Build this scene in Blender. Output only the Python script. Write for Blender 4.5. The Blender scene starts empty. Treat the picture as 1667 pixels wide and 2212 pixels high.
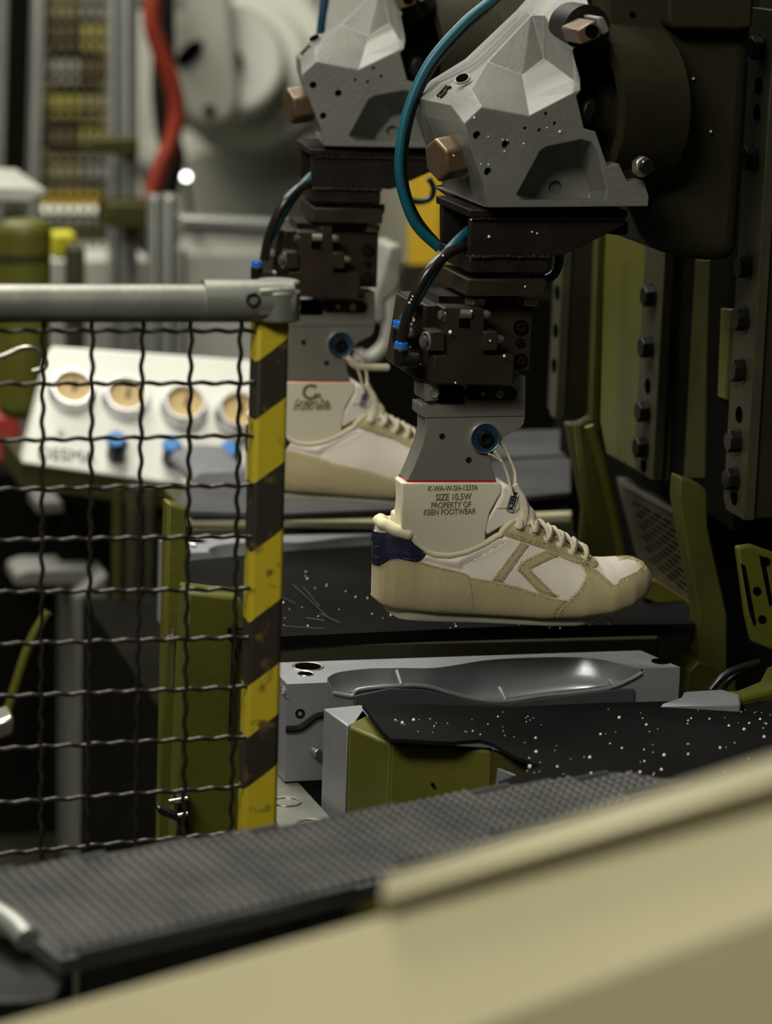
import bpy, bmesh, math, random
import numpy as np
from mathutils import Vector, Matrix
from mathutils.geometry import delaunay_2d_cdt
random.seed(7); rng = np.random.default_rng(7)
SC = bpy.context.scene; COL = SC.collection
# ------------------------------------------------------------------ camera
FPX, CX, CY = 6430.0, 833.5, 1106.0
def cam_frame(yaw, pitch, roll, px, py, d, O):
    yaw, pitch, roll = map(math.radians, (yaw, pitch, roll))
    f = np.array([math.sin(yaw)*math.cos(pitch), math.cos(yaw)*math.cos(pitch), -math.sin(pitch)])
    r0 = np.cross(f, [0, 0, 1]); r0 /= np.linalg.norm(r0); u0 = np.cross(r0, f)
    r = math.cos(roll)*r0+math.sin(roll)*u0; u = -math.sin(roll)*r0+math.cos(roll)*u0
    ray = f+r*(px-CX)/FPX-u*(py-CY)/FPX
    return np.array(O)-ray*d, r, u, f
CAM_C, CAM_R, CAM_U, CAM_F = cam_frame(15.8, 12.4, 1.9, 1045, 1190, 3.1, (0, 0, 1.0))
def _ray(px, py): return CAM_F+CAM_R*(px-CX)/FPX-CAM_U*(py-CY)/FPX
def onY(px, py, Y): q = _ray(px, py); return CAM_C+q*((Y-CAM_C[1])/q[1])
def onZ(px, py, Z): q = _ray(px, py); return CAM_C+q*((Z-CAM_C[2])/q[2])
def onX(px, py, X): q = _ray(px, py); return CAM_C+q*((X-CAM_C[0])/q[0])
def proj(P):
    v = np.asarray(P)-CAM_C; d = v@CAM_F
    return np.stack([CX+FPX*(v@CAM_R)/d, CY-FPX*(v@CAM_U)/d], -1)
cd = bpy.data.cameras.new('camera'); cam = bpy.data.objects.new('camera', cd); COL.objects.link(cam)
M = Matrix.Identity(4)
for i in range(3):
    M[i][0] = CAM_R[i]; M[i][1] = CAM_U[i]; M[i][2] = -CAM_F[i]; M[i][3] = CAM_C[i]
cam.matrix_world = M
cd.sensor_fit = 'VERTICAL'; cd.sensor_height = 36; cd.sensor_width = 36; cd.lens = FPX*36/2212
cd.clip_start = 0.05; cd.clip_end = 60
cd.dof.use_dof = True; cd.dof.focus_distance = 3.07; cd.dof.aperture_fstop = 4.2
SC.camera = cam
# ------------------------------------------------------------------ world, lights, exposure
w = bpy.data.worlds.new('world'); SC.world = w; w.use_nodes = True
w.node_tree.nodes['Background'].inputs[0].default_value = (0.70, 0.70, 0.38, 1)
w.node_tree.nodes['Background'].inputs[1].default_value = 0.018
def area(name, loc, target, sx, sy, power, col=(1, .97, .88)):
    l = bpy.data.lights.new(name, 'AREA'); l.shape = 'RECTANGLE'; l.size = sx; l.size_y = sy; l.energy = power; l.color = col
    o = bpy.data.objects.new(name, l); COL.objects.link(o); o.location = loc
    o.rotation_euler = (Vector(target)-Vector(loc)).to_track_quat('-Z', 'Y').to_euler(); return o
area('ceiling_light_front', (-1.9, -2.2, 3.2), (0, 0, 1.0), 1.5, .6, 62)
area('ceiling_light_over_press', (-.5, .35, 3.6), (-.1, .1, 1), 1.8, .5, 54)
area('ceiling_light_hall', (-1.0, 3.4, 3.9), (-.6, 4.2, 1), 3.0, 1.2, 165)
area('ceiling_light_aisle', (-1.6, 1.3, 3.7), (-1.2, 1.8, .9), 1.2, .5, 30)
area('ceiling_light_near', (-.5, -2.1, 3.4), (-.3, -1.6, 1.2), 1.0, .5, 4)
SC.view_settings.view_transform = 'Standard'; SC.view_settings.look = 'None'
SC.view_settings.gamma = 1; SC.view_settings.use_curve_mapping = False; SC.view_settings.exposure = 0.25
# ------------------------------------------------------------------ materials
MATS = {}
def mat(name, col, rough=.5, metal=0., var=.12, vscale=30, bump=0., bscale=200, spot=None, spot_scale=40, spot_amt=.4,
        emit=None, spec=.5, alpha=None, sheen=0, sss=0):
    if name in MATS: return MATS[name]
    m = bpy.data.materials.new(name); m.use_nodes = True; nt = m.node_tree; N = nt.nodes; L = nt.links
    b = N['Principled BSDF']; b.inputs['Roughness'].default_value = rough; b.inputs['Metallic'].default_value = metal
    b.inputs['Specular IOR Level'].default_value = spec
    if sheen: b.inputs['Sheen Weight'].default_value = sheen
    if sss: b.inputs['Subsurface Weight'].default_value = sss; b.inputs['Subsurface Scale'].default_value = .006
    tc = N.new('ShaderNodeTexCoord'); nz = N.new('ShaderNodeTexNoise'); nz.inputs['Scale'].default_value = vscale
    nz.inputs['Detail'].default_value = 6; L.new(tc.outputs['Object'], nz.inputs['Vector'])
    cr = N.new('ShaderNodeValToRGB'); cr.color_ramp.elements[0].position = .3; cr.color_ramp.elements[1].position = .7
    cr.color_ramp.elements[0].color = (*[c*(1-var) for c in col], 1); cr.color_ramp.elements[1].color = (*[min(1, c*(1+var)) for c in col], 1)
    L.new(nz.outputs['Fac'], cr.inputs['Fac']); out = cr.outputs['Color']
    if spot:
        n2 = N.new('ShaderNodeTexNoise'); n2.inputs['Scale'].default_value = spot_scale; n2.inputs['Detail'].default_value = 8
        n2.inputs['Roughness'].default_value = .7
        L.new(tc.outputs['Object'], n2.inputs['Vector'])
        r2 = N.new('ShaderNodeValToRGB'); r2.color_ramp.elements[0].position = 1-spot_amt; r2.color_ramp.elements[1].position = min(1, 1-spot_amt+.08)
        L.new(n2.outputs['Fac'], r2.inputs['Fac'])
        mx = N.new('ShaderNodeMix'); mx.data_type = 'RGBA'; L.new(r2.outputs['Color'], mx.inputs[0]); L.new(out, mx.inputs[6])
        mx.inputs[7].default_value = (*spot, 1); out = mx.outputs[2]
    L.new(out, b.inputs['Base Color'])
    if bump:
        n3 = N.new('ShaderNodeTexNoise'); n3.inputs['Scale'].default_value = bscale; n3.inputs['Detail'].default_value = 4
        L.new(tc.outputs['Object'], n3.inputs['Vector'])
        bp = N.new('ShaderNodeBump'); bp.inputs['Strength'].default_value = bump; bp.inputs['Distance'].default_value = .002
        L.new(n3.outputs['Fac'], bp.inputs['Height']); L.new(bp.outputs['Normal'], b.inputs['Normal'])
    if alpha is not None:
        b.inputs['Transmission Weight'].default_value = alpha
    if emit: b.inputs['Emission Color'].default_value = (*emit[:3], 1); b.inputs['Emission Strength'].default_value = emit[3]
    MATS[name] = m; return m
cast = mat('grey_cast_paint', (.122, .121, .102), .5, .0, .12, 14, .25, 160, spot=(.05, .045, .04), spot_scale=170, spot_amt=.335)
castdk = mat('dark_cast_paint', (.017, .0155, .006), .6, 0, .2, 12, .35, 90, spec=.2)
rust = mat('rusty_brown_steel', (.012, .008, .005), .5, .1, .3, 40, .2, 220, spot=(.05, .025, .01), spot_scale=40, spot_amt=.33, spec=.25)
brown = mat('browned_steel', (.022, .0155, .009), .45, .1, .25, 30, .1, 220, spec=.3)
blacks = mat('blackened_steel', (.009, .008, .006), .4, .2, .3, 40, .15, 200, spec=.3)
alu = mat('satin_aluminium', (.24, .23, .195), .40, .45, .05, 20, .05, 900)
aludk = mat('mould_aluminium', (.27, .275, .29), .45, .35, .08, 18, .08, 260, spot=(.06, .06, .06), spot_scale=120, spot_amt=.31)
cavm = mat('cavity_aluminium', (.24, .25, .26), .25, .5, .08, 18, .03, 260)
steel = mat('bright_steel', (.5, .47, .4), .3, .9, .15, 40, .05, 300)
bronze = mat('bronze_bolt', (.14, .095, .055), .38, .5, .25, 25, .1, 200)
hole = mat('hole_black', (.002, .002, .0018), 1., 0, .1, spec=0)
olive = mat('olive_paint', (.088, .088, .011), .45, 0, .15, 10, .25, 110, spot=(.04, .035, .015), spot_scale=30, spot_amt=.30, spec=.3)
olivedk = mat('dirty_olive_paint', (.038, .036, .007), .55, 0, .3, 12, .2, 120, spot=(.03, .02, .01), spot_scale=18, spot_amt=.36, spec=.25)
oliveplate = mat('olive_grey_plate', (.048, .046, .023), .5, .1, .15, 25, .15, 160, spec=.3)
rubber = mat('black_rubber', (.0060, .0060, .0058), .8, 0, .3, 9, .15, 60, spec=.04)
rubberg = mat('grey_worn_rubber', (.04, .04, .041), .55, 0, .3, 9, .15, 60)
teal = mat('teal_tube', (.002, .075, .105), .42, 0, .1)
blacktube = mat('black_tube', (.012, .011, .010), .25, 0, .1)
bluefit = mat('blue_fitting', (.01, .12, .55), .3, 0, .1)
blueano = mat('blue_anodised', (.05, .13, .22), .28, .8, .1)
red = mat('red_gasket', (.45, .015, .02), .45, 0, .05)
lastp = mat('cream_plastic', (.68, .635, .47), .38, 0, .05, 12, .02, 100, sss=.15)
leather = mat('white_leather', (.78, .71, .60), .5, 0, .04, 15, .14, 900, sss=.05)
suede = mat('beige_suede', (.48, .41, .22), .95, 0, .13, 900, .45, 2200, sheen=.15, spec=.12)
navy = mat('navy_leather', (.010, .012, .035), .42, 0, .15, 30, .2, 700)
binding = mat('cream_binding', (.66, .61, .40), .8, 0, .06, 60, .3, 1500)
laceM = mat('cream_lace', (.72, .66, .49), .85, 0, .1, 200, .35, 2000)
ink = mat('olive_ink', (.16, .15, .045), .7, 0, .05)
navyink = mat('navy_print', (.02, .025, .05), .6, 0, .05)
fleck = mat('foam_droplet', (.8, .78, .7), .5, 0, .05)
galv = mat('galvanised_pipe', (.20, .205, .17), .42, .5, .2, 20, .15, 150, spot=(.10, .08, .03), spot_scale=22, spot_amt=.34)
wirem = mat('dark_mesh_wire', (.035, .03, .022), .38, .6, .35, 60, .2, 200)
cream = mat('cream_green_paint', (.40, .365, .215), .5, 0, .05, 5, .1, 60)
panelw = mat('white_panel_paint', (.70, .70, .62), .5, 0, .04, 8)
greyw = mat('pale_grey_paint', (.42, .42, .36), .45, 0, .08, 5)
robotm = mat('robot_grey_paint', (.36, .36, .30), .4, 0, .06, 4)
profile = mat('aluminium_profile', (.33, .34, .31), .4, .6, .1, 10)
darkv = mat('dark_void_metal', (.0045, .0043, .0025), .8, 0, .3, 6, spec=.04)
redtube = mat('red_hose', (.24, .028, .010), .45, 0, .1)
yel = mat('yellow_paint', (.46, .29, .008), .5, 0, .1)
tan = mat('tan_cardboard', (.34, .30, .15), .8, 0, .2, 4)
dial = mat('dial_ochre', (.50, .36, .14), .5, 0, .06)
gl = mat('dial_glass', (1, 1, 1), .05, 0, 0, alpha=1.)
chrome = mat('chrome_bezel', (.60, .60, .62), .32, .9, .05)
knobblue = mat('blue_knob_cap', (.03, .18, .45), .4, 0, .05)
beltm = mat('grey_woven_belt', (.075, .074, .068), .65, 0, .35, 14, .1, 100, spot=(.10, .08, .05), spot_scale=14, spot_amt=.36)
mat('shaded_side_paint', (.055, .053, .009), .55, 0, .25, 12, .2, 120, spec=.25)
floorm = mat('factory_floor', (.02, .02, .012), .8, 0, .25, 2, .1, 30, spec=.1)
wallm = mat('hall_wall_paint', (.27, .25, .17), .8, 0, .2, 1.2)
# hazard tape: black and yellow bands following the height of the post
hz = bpy.data.materials.new('hazard_tape'); hz.use_nodes = True
_n = hz.node_tree.nodes; _l = hz.node_tree.links; _b = _n['Principled BSDF']; _b.inputs['Roughness'].default_value = .5
_t = _n.new('ShaderNodeTexCoord'); _s = _n.new('ShaderNodeSeparateXYZ'); _l.new(_t.outputs['Object'], _s.inputs[0])
def _m(op, a, bv):
    q = _n.new('ShaderNodeMath'); q.operation = op
    for i, v in enumerate((a, bv)):
        if isinstance(v, (int, float)): q.inputs[i].default_value = v
        else: _l.new(v, q.inputs[i])
    return q.outputs[0]
HZ_ROOT = onY(580, 1800, -.30)-np.array([0, 0, .5])
_v = _m('ADD', _m('MULTIPLY', _s.outputs[0], -.75), _s.outputs[2]); _v = _m('ADD', _v, float(HZ_ROOT[2]-.75*HZ_ROOT[0]-1.0))
_nz = _n.new('ShaderNodeTexNoise'); _nz.inputs['Scale'].default_value = 45; _l.new(_t.outputs['Object'], _nz.inputs[0])
_v = _m('MULTIPLY', _m('ADD', _v, _m('MULTIPLY', _m('ADD', _nz.outputs['Fac'], -.5), .004)), 1/.6)
_rr = _n.new('ShaderNodeValToRGB'); _rr.color_ramp.interpolation = 'CONSTANT'
_bd = [1.0916, 1.1408, 1.1917, 1.2518, 1.3184, 1.3816, 1.4396, 1.4933]
_rr.color_ramp.elements[0].color = (1, 1, 1, 1); _rr.color_ramp.elements.remove(_rr.color_ramp.elements[1])
for _k, _q in enumerate(_bd):
    _e = _rr.color_ramp.elements.new((_q-1.0)/.6); _c = _k % 2; _e.color = (_c, _c, _c, 1)
_l.new(_v, _rr.inputs[0]); _st = _rr.outputs['Color']
_x = _n.new('ShaderNodeMix'); _x.data_type = 'RGBA'; _l.new(_st, _x.inputs[0])
_x.inputs[6].default_value = (.022, .017, .010, 1); _x.inputs[7].default_value = (.42, .33, .012, 1)
_n4 = _n.new('ShaderNodeTexNoise'); _n4.inputs['Scale'].default_value = 60; _n4.inputs['Detail'].default_value = 7; _l.new(_t.outputs['Object'], _n4.inputs[0])
_r = _n.new('ShaderNodeValToRGB'); _r.color_ramp.elements[0].position = .60; _r.color_ramp.elements[1].position = .72; _l.new(_n4.outputs['Fac'], _r.inputs[0])
_y = _n.new('ShaderNodeMix'); _y.data_type = 'RGBA'; _l.new(_r.outputs['Color'], _y.inputs[0]); _l.new(_x.outputs[2], _y.inputs[6])
_y.inputs[7].default_value = (.10, .07, .02, 1); _l.new(_y.outputs[2], _b.inputs['Base Color'])
# ------------------------------------------------------------------ mesh building
class MB:
    def __init__(s): s.v = []; s.f = []; s.sm = []
    def add(s, vs, fs, smooth=False):
        o = len(s.v); s.v += [tuple(map(float, p)) for p in vs]; s.f += [tuple(i+o for i in f) for f in fs]; s.sm += [smooth]*len(fs); return s
    def prism(s, pts, vec):
        pts = [np.array(p, float) for p in pts]; vec = np.array(vec, float); n = len(pts)
        nrm = sum((np.cross(pts[i]-pts[0], pts[(i+1) % n]-pts[0]) for i in range(n)), np.zeros(3))
        if nrm@vec > 0: pts = pts[::-1]
        vs = pts+[p+vec for p in pts]
        s.add(vs, [tuple(range(n)), tuple(range(2*n-1, n-1, -1))]+[(i, i+n, (i+1) % n+n, (i+1) % n) for i in range(n)]); return s
    def box(s, c, d):
        c = np.array(c); x, y, z = np.array(d)/2
        return s.prism([c+(-x, -y, -z), c+(x, -y, -z), c+(x, -y, z), c+(-x, -y, z)], (0, 2*y, 0))
    def cyl(s, c, ax, r, h, n=24, r2=None):
        c = np.array(c, float); ax = np.array(ax, float); ax /= np.linalg.norm(ax); r2 = r if r2 is None else r2
        a = np.cross(ax, [0, 0, 1] if abs(ax[2]) < .9 else [1, 0, 0]); a /= np.linalg.norm(a); b = np.cross(ax, a)
        vs = []
        for rr, q in ((r, 0), (r2, h)):
            for i in range(n):
                t = 2*math.pi*(i+.5)/n; vs.append(c+ax*q+(a*math.cos(t)+b*math.sin(t))*rr)
        s.add(vs, [tuple(range(n-1, -1, -1)), tuple(range(n, 2*n))]); s.add(vs, [(i, (i+1) % n, (i+1) % n+n, i+n) for i in range(n)], n > 8); return s
    def lathe(s, c, ax, prof, n=28, closed=False):
        c = np.array(c, float); ax = np.array(ax, float); ax /= np.linalg.norm(ax)
        a = np.cross(ax, [0, 0, 1] if abs(ax[2]) < .9 else [1, 0, 0]); a /= np.linalg.norm(a); b = np.cross(ax, a)
        vs = [c+ax*q+(a*math.cos(2*math.pi*i/n)+b*math.sin(2*math.pi*i/n))*max(r, 1e-5) for r, q in prof for i in range(n)]
        k = len(prof); fs = []
        for j in range(k if closed else k-1):
            j2 = (j+1) % k
            fs += [(j*n+i, j*n+(i+1) % n, j2*n+(i+1) % n, j2*n+i) for i in range(n)]
        return s.add(vs, fs, True)
    def tube(s, path, r, n=10, flat=1., caps=True, sub=4):
        P = [np.array(p, float) for p in path]
        if sub > 1 and len(P) > 2:
            Q = []
            for i in range(len(P)-1):
                p0 = P[max(i-1, 0)]; p1 = P[i]; p2 = P[i+1]; p3 = P[min(i+2, len(P)-1)]
                for k in range(sub):
                    t = k/sub; Q.append(.5*((2*p1)+(-p0+p2)*t+(2*p0-5*p1+4*p2-p3)*t*t+(-p0+3*p1-3*p2+p3)*t**3))
            Q.append(P[-1]); P = Q
        vs = []; prev = None
        for i, p in enumerate(P):
            t = P[min(i+1, len(P)-1)]-P[max(i-1, 0)]; t = t/(np.linalg.norm(t)+1e-12)
            if prev is None:
                a = np.cross(t, [0, 0, 1] if abs(t[2]) < .9 else [0, 1, 0])
            else: a = prev-t*(prev@t)
            a /= np.linalg.norm(a)+1e-12; prev = a; b = np.cross(t, a)
            for k in range(n):
                q = 2*math.pi*k/n; vs.append(p+a*math.cos(q)*r+b*math.sin(q)*r*flat)
        fs = [(i*n+k, i*n+(k+1) % n, (i+1)*n+(k+1) % n, (i+1)*n+k) for i in range(len(P)-1) for k in range(n)]
        s.add(vs, fs, True)
        if caps: s.add(vs[:n], [tuple(range(n-1, -1, -1))]); s.add(vs[-n:], [tuple(range(n))])
        return s
    def ball(s, c, r, n=8, m=6, sc=(1, 1, 1)):
        vs = []; fs = []
        for j in range(m+1):
            th = math.pi*j/m
            for i in range(n):
                q = 2*math.pi*i/n; vs.append((c[0]+r*sc[0]*math.sin(th)*math.cos(q), c[1]+r*sc[1]*math.sin(th)*math.sin(q), c[2]+r*sc[2]*math.cos(th)))
        for j in range(m):
            for i in range(n): fs.append((j*n+i, (j+1)*n+i, (j+1)*n+(i+1) % n, j*n+(i+1) % n))
        return s.add(vs, fs, True)
def _tag(o, label=None, cat=None, group=None, kind=None):
    if label: o['label'] = label
    if cat: o['category'] = cat
    if group: o['group'] = group
    if kind: o['kind'] = kind
def root_loc(o):
    while o.parent: o = o.parent
    return np.array(o.location)
def make(name, mb, m, parent=None, bevel=0, seg=2, label=None, cat=None, group=None, kind=None, ang=35):
    v = np.array(mb.v)
    L = root_loc(parent) if parent else np.array([v[:, 0].mean(), v[:, 1].mean(), v[:, 2].min()])
    me = bpy.data.meshes.new(name); me.from_pydata((v-L).tolist(), [], mb.f)
    me.polygons.foreach_set('use_smooth', mb.sm)
    bm = bmesh.new(); bm.from_mesh(me); bmesh.ops.remove_doubles(bm, verts=bm.verts, dist=1e-6); bmesh.ops.recalc_face_normals(bm, faces=bm.faces); bm.to_mesh(me); bm.free()
    me.set_sharp_from_angle(angle=math.radians(40))
    me.materials.append(m); o = bpy.data.objects.new(name, me); COL.objects.link(o)
    if parent: o.parent = parent
    else: o.location = L
    if bevel:
        b = o.modifiers.new('bevel', 'BEVEL'); b.width = bevel; b.segments = seg; b.limit_method = 'ANGLE'; b.angle_limit = math.radians(ang)
    _tag(o, label, cat, group, kind); return o
def thing(name, label, cat, loc, group=None, kind=None):
    o = bpy.data.objects.new(name, None); COL.objects.link(o); o.location = tuple(map(float, loc)); o.empty_display_size = .02
    _tag(o, label, cat, group, kind); return o
def copy_tree(o, off=(0, 0, 0), parent=None):
    c = o.copy(); COL.objects.link(c); c.parent = parent
    if parent is None: c.location = Vector(o.location)+Vector(off)
    for ch in o.children: copy_tree(ch, (0, 0, 0), c)
    return c
def pyY(pts, Y): return [onY(x, y, Y) for x, y in pts]
def pyZ(pts, Z): return [onZ(x, y, Z) for x, y in pts]
def pyX(pts, X): return [onX(x, y, X) for x, y in pts]
def text_mesh(name, body, size, c, xd, yd, m, parent, sx=1., label=None, align='CENTER', thick=.0002, bold=0.):
    cu = bpy.data.curves.new(name, 'FONT'); cu.body = body; cu.size = size; cu.align_x = align; cu.align_y = 'CENTER'; cu.extrude = thick; cu.offset = bold
    t = bpy.data.objects.new(name, cu); COL.objects.link(t)
    dg = bpy.context.evaluated_depsgraph_get(); me = bpy.data.meshes.new_from_object(t.evaluated_get(dg)); bpy.data.objects.remove(t)
    xd = np.array(xd, float); xd /= np.linalg.norm(xd); yd = np.array(yd, float); yd -= xd*(yd@xd); yd /= np.linalg.norm(yd); zd = np.cross(xd, yd)
    L = root_loc(parent); c = np.array(c)-L
    for v in me.vertices: p = c+xd*v.co.x*sx+yd*v.co.y+zd*v.co.z; v.co = p
    me.materials.clear(); me.materials.append(m); o = bpy.data.objects.new(name, me); COL.objects.link(o); o.parent = parent
    if label: o['label'] = label
    return o
def drops(name, pts, label, group=None, r=(.0008, .0022)):
    mb = MB()
    for p in pts:
        q = random.uniform(*r); q = r[0]+(r[1]-r[0])*random.random()**3; mb.ball(p, q, 6, 4)
    return make(name, mb, fleck, None, label=label, cat='foam drops', kind='stuff')
D2 = .59          # pitch between neighbouring stations
# ================================================================== SETTING
def quad(pts): return MB().add(pts, [tuple(range(len(pts)))])
make('floor', MB().box((0, 2.5, -.025), (14, 17, .05)), floorm, kind='structure')
make('wall_back', MB().box((0, 10.9, 2.3), (14, .1, 4.6)), wallm, kind='structure')
make('wall_left', MB().box((-6.9, 2.5, 2.3), (.1, 16.7, 4.6)), wallm, kind='structure')
make('wall_right', MB().box((6.9, 2.5, 2.3), (.1, 16.7, 4.6)), wallm, kind='structure')
#@@HEAD
# ================================================================== PRESS HEAD CASTING
def c3(x, y): return (840+x/2.778, y/2.778)
def build_casting():
    Yf, Yb = -.08, .062
    F = {}  # name: (px, Y)
    def P(n, x, y, Y): F[n] = ((840+x/2.778, y/2.778), Y)
    P('A', 218, 600, Yb); P('T', 310, 500, Yb); P('Q', 520, 370, Yb); P('Kb', 830, 75, Yb); P('Kt', 1000, -120, Yb)
    P('B', 370, 632, -.03); P('C', 450, 742, Yf); P('D', 555, 640, Yf); P('E', 840, 695, Yf); P('Fq', 1105, 555, Yf); P('F2', 1150, 545, Yf)
    P('H', 490, 535, -.045); P('J', 590, 370, .012); P('K', 855, 88, .020); P('L', 930, 90, .012); P('M', 985, 175, -.010); P('N', 1190, -10, .0)
    P('S', 800, 450, -.004); P('Pk', 930, 352, .006); P('V', 825, 592, -.048); P('W', 1105, 480, -.068)
    P('N2', 1225, 95, -.03); P('R0', 1140, 270, -.055); P('R1', 1100, 300, -.058); P('R2', 1148, 470, -.070); P('R3', 1125, 575, Yf); P('R4', 1170, 770, Yf)
    P('R5', 1240, 790, Yf); P('R6', 1310, 1000, Yf); P('R7', 1380, 982, Yf); P('R8', 1432, 1095, Yf); P('R9', 1530, 1085, Yf); P('Ra', 1560, 1180, Yf); P('Rb', 1556, 1240, Yf)
    P('Bz', 590, 1247, Yf); P('By', 575, 1120, Yf); P('Bx', 492, 900, Yf)
    P('Lw', 420, 1203, Yb); P('Lv', 342, 1050, Yb); P('Lu', 262, 840, Yb); P('Lt', 224, 700, Yb)
    P('Nt', 1120, -130, .03)
    P('Vs', 640, 560, -.055)
    # pocket
    rim = [(760, 1165), (905, 905), (940, 880), (1150, 835), (1215, 850), (1250, 905), (1308, 1140), (1300, 1200), (800, 1205)]
    flo = [(865, 1190), (890, 1140), (1000, 1010), (1030, 1000), (1120, 990), (1150, 1010), (1200, 1150), (1205, 1190), (1000, 1195)]
    rn = []; fn = []
    for i, p in enumerate(rim): P('r%d' % i, *p, Yf); rn.append('r%d' % i)
    fl2 = [(875, 1185), (905, 1130), (1000, 1010), (1050, 998), (1130, 992), (1160, 1020), (1205, 1150), (1205, 1188), (880, 1190)]
    for i, p in enumerate(fl2): P('f%d' % i, *p, Yf+.045); fn.append('f%d' % i)
    names = list(F); idx = {n: i for i, n in enumerate(names)}
    out = ['A', 'T', 'Q', 'Kb', 'Kt', 'Nt', 'N', 'N2', 'R0', 'R1', 'R2', 'F2', 'R3', 'R4', 'R5', 'R6', 'R7', 'R8', 'R9', 'Ra', 'Rb', 'Bz', 'Lw', 'Lv', 'Lu', 'Lt']
    chains = [out+['A'], ['A', 'B', 'C', 'D', 'E', 'Fq', 'F2'], ['C', 'Bx', 'By', 'Bz'], ['B', 'H', 'J', 'Q'], ['H', 'D'], ['T', 'H'], ['J', 'K', 'L', 'M', 'W', 'Fq'], ['K', 'Kb'],
              ['K', 'Pk', 'S', 'J'], ['S', 'V', 'E'], ['V', 'Vs', 'D'], ['Pk', 'W'], ['S', 'W'], ['L', 'Nt'], ['M', 'R0'], ['W', 'R2'], rn+['r0'], fn+['f0']]+[[a, b] for a, b in zip(rn, fn)]+[['H', 'Vs'], ['J', 'Vs'], ['L', 'Pk']]
    edges = [(idx[a], idx[b]) for ch in chains for a, b in zip(ch, ch[1:])]
    v2 = [Vector(F[n][0]) for n in names]
    r = delaunay_2d_cdt(v2, edges, [], 1, 1e-4)
    verts = []
    for i, p in enumerate(r[0]):
        src = r[3][i]; Y = F[names[src[0]]][1] if src else Yf
        verts.append(onY(p.x, p.y, Y))
    faces = [tuple(f) for f in r[2]]
    # boundary to the back
    cnt = {}
    for f in faces:
        for a, b in zip(f, f[1:]+f[:1]): cnt[(a, b)] = cnt.get((a, b), 0)+1
    bd = [(a, b) for (a, b) in cnt if (b, a) not in cnt]
    nv = len(verts); BY = .10; bmap = {}
    for a, b in bd:
        for q in (a, b):
            if q not in bmap: bmap[q] = len(verts); p = verts[q].copy(); p[1] = BY; verts.append(p)
    for a, b in bd: faces.append((b, a, bmap[a], bmap[b]))
    nxt = {a: b for a, b in bd}; st = bd[0][0]; loop = [st]
    while nxt[loop[-1]] != st: loop.append(nxt[loop[-1]])
    faces.append(tuple(bmap[q] for q in loop))
    mb = MB(); mb.add(verts, faces)
    t = thing('press_casting', 'faceted grey cast head in front, bolted over the cream plastic last', 'machine head', onY(1150, 450, 0.0))
    o = make('casting', mb, cast, t, bevel=.004, seg=3, ang=14)
    return t, o
def onC(cx_, cy_, Y): return onY(840+cx_/2.778, cy_/2.778, Y)
head, casting = build_casting()
Yf = -.08
# drilled holes (cut into the casting)
cut = MB(); 
for (x, y, r, Y) in ((528, 812, .0042, Yf), (700, 866, .0042, Yf), (594, 1030, .0040, Yf), (816, 769, .0019, Yf), (901, 781, .0019, Yf), (941, 682, .0019, Yf), (993, 741, .0019, Yf)):
    p = onC(x, y, Y); cut.cyl(p-np.array([0, .03, 0]), (0, 1, 0), r, .055, 20)
cut.cyl(onC(735, 368, -.010)+np.array([0, .006, 0])-np.array([0, .05, 0]), (0, 1, 0), .0078, .052, 24)
cut.cyl(onC(997, 1125, Yf+.045)+np.array([0, -.03, 0]), (0, 1, 0), .0072, .036, 24)
cutL = root_loc(casting)
cm = bpy.data.meshes.new('cut'); cm.from_pydata((np.array(cut.v)-cutL).tolist(), [], cut.f)
_b = bmesh.new(); _b.from_mesh(cm); bmesh.ops.remove_doubles(_b, verts=_b.verts, dist=1e-7); bmesh.ops.recalc_face_normals(_b, faces=_b.faces); _b.to_mesh(cm); _b.free()
co = bpy.data.objects.new('cut', cm); COL.objects.link(co); co.parent = head
bo = casting.modifiers.new('holes', 'BOOLEAN'); bo.operation = 'DIFFERENCE'; bo.object = co; bo.solver = 'EXACT'
bpy.context.view_layer.update(); dg = bpy.context.evaluated_depsgraph_get()
nm = bpy.data.meshes.new_from_object(casting.evaluated_get(dg)); casting.modifiers.clear(); casting.data = nm
bpy.data.objects.remove(co)
for (x, y, Y) in ((440, 472, -.01),):
    p = onC(x, y, Y); nrm = np.array([-.45, -.35, .82])
    make('threaded_hole', MB().lathe(p, nrm, [(.0085, -.001), (.0085, .0006), (.0074, .0006), (.006, .0005), (0, .0005)]), cast, head)
    make('hole_mouth', MB().cyl(p, nrm, .0065, .0016), hole, head)
# big square-ish hex bolt on the left face
ax = np.array([-.93, -.30, -.14]); ax /= np.linalg.norm(ax)
p = onC(440, 930, -.02)
make('washer', MB().lathe(p-ax*.012, ax, [(.0, 0), (.0225, 0), (.0235, .003), (.0235, .016), (.021, .0175), (0, .0175)]), steel, head)
hb = make('hex_bolt', MB().cyl(p+ax*.004, ax, .0225, .028, 6), bronze, head, bevel=.003, seg=3)
# small clamp block and stop on the right side of the casting
make('clamp_block', MB().prism([onC(*q, -.10) for q in ((1125, 180), (1240, 120), (1275, 225), (1155, 270))], (0, .05, 0)), bronze, head, bevel=.002)
make('block_hole', MB().cyl(onC(1216, 187, -.1012), (0, 1, 0), .0065, .004), hole, head)
make('clamp_block', MB().prism([onC(*q, -.09) for q in ((1245, 105), (1285, 98), (1332, 185), (1290, 215), (1270, 200))], (0, .05, 0)), cast, head, bevel=.002)
make('bearing_seat', MB().lathe(onC(1190, 175, -.05), (0, 1, 0), [(.024, 0), (.024, .05), (0, .05)]).lathe(onC(1190, 175, -.05), (0, 1, 0), [(0, 0), (.024, 0)]), blacks, head)
make('hinge_ring', MB().lathe(onC(1020, 650, -.0), (.9, .25, -.0), [(.075, .02), (.088, .02), (.088, .10), (.075, .10)], 48, True), castdk, head)
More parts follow.
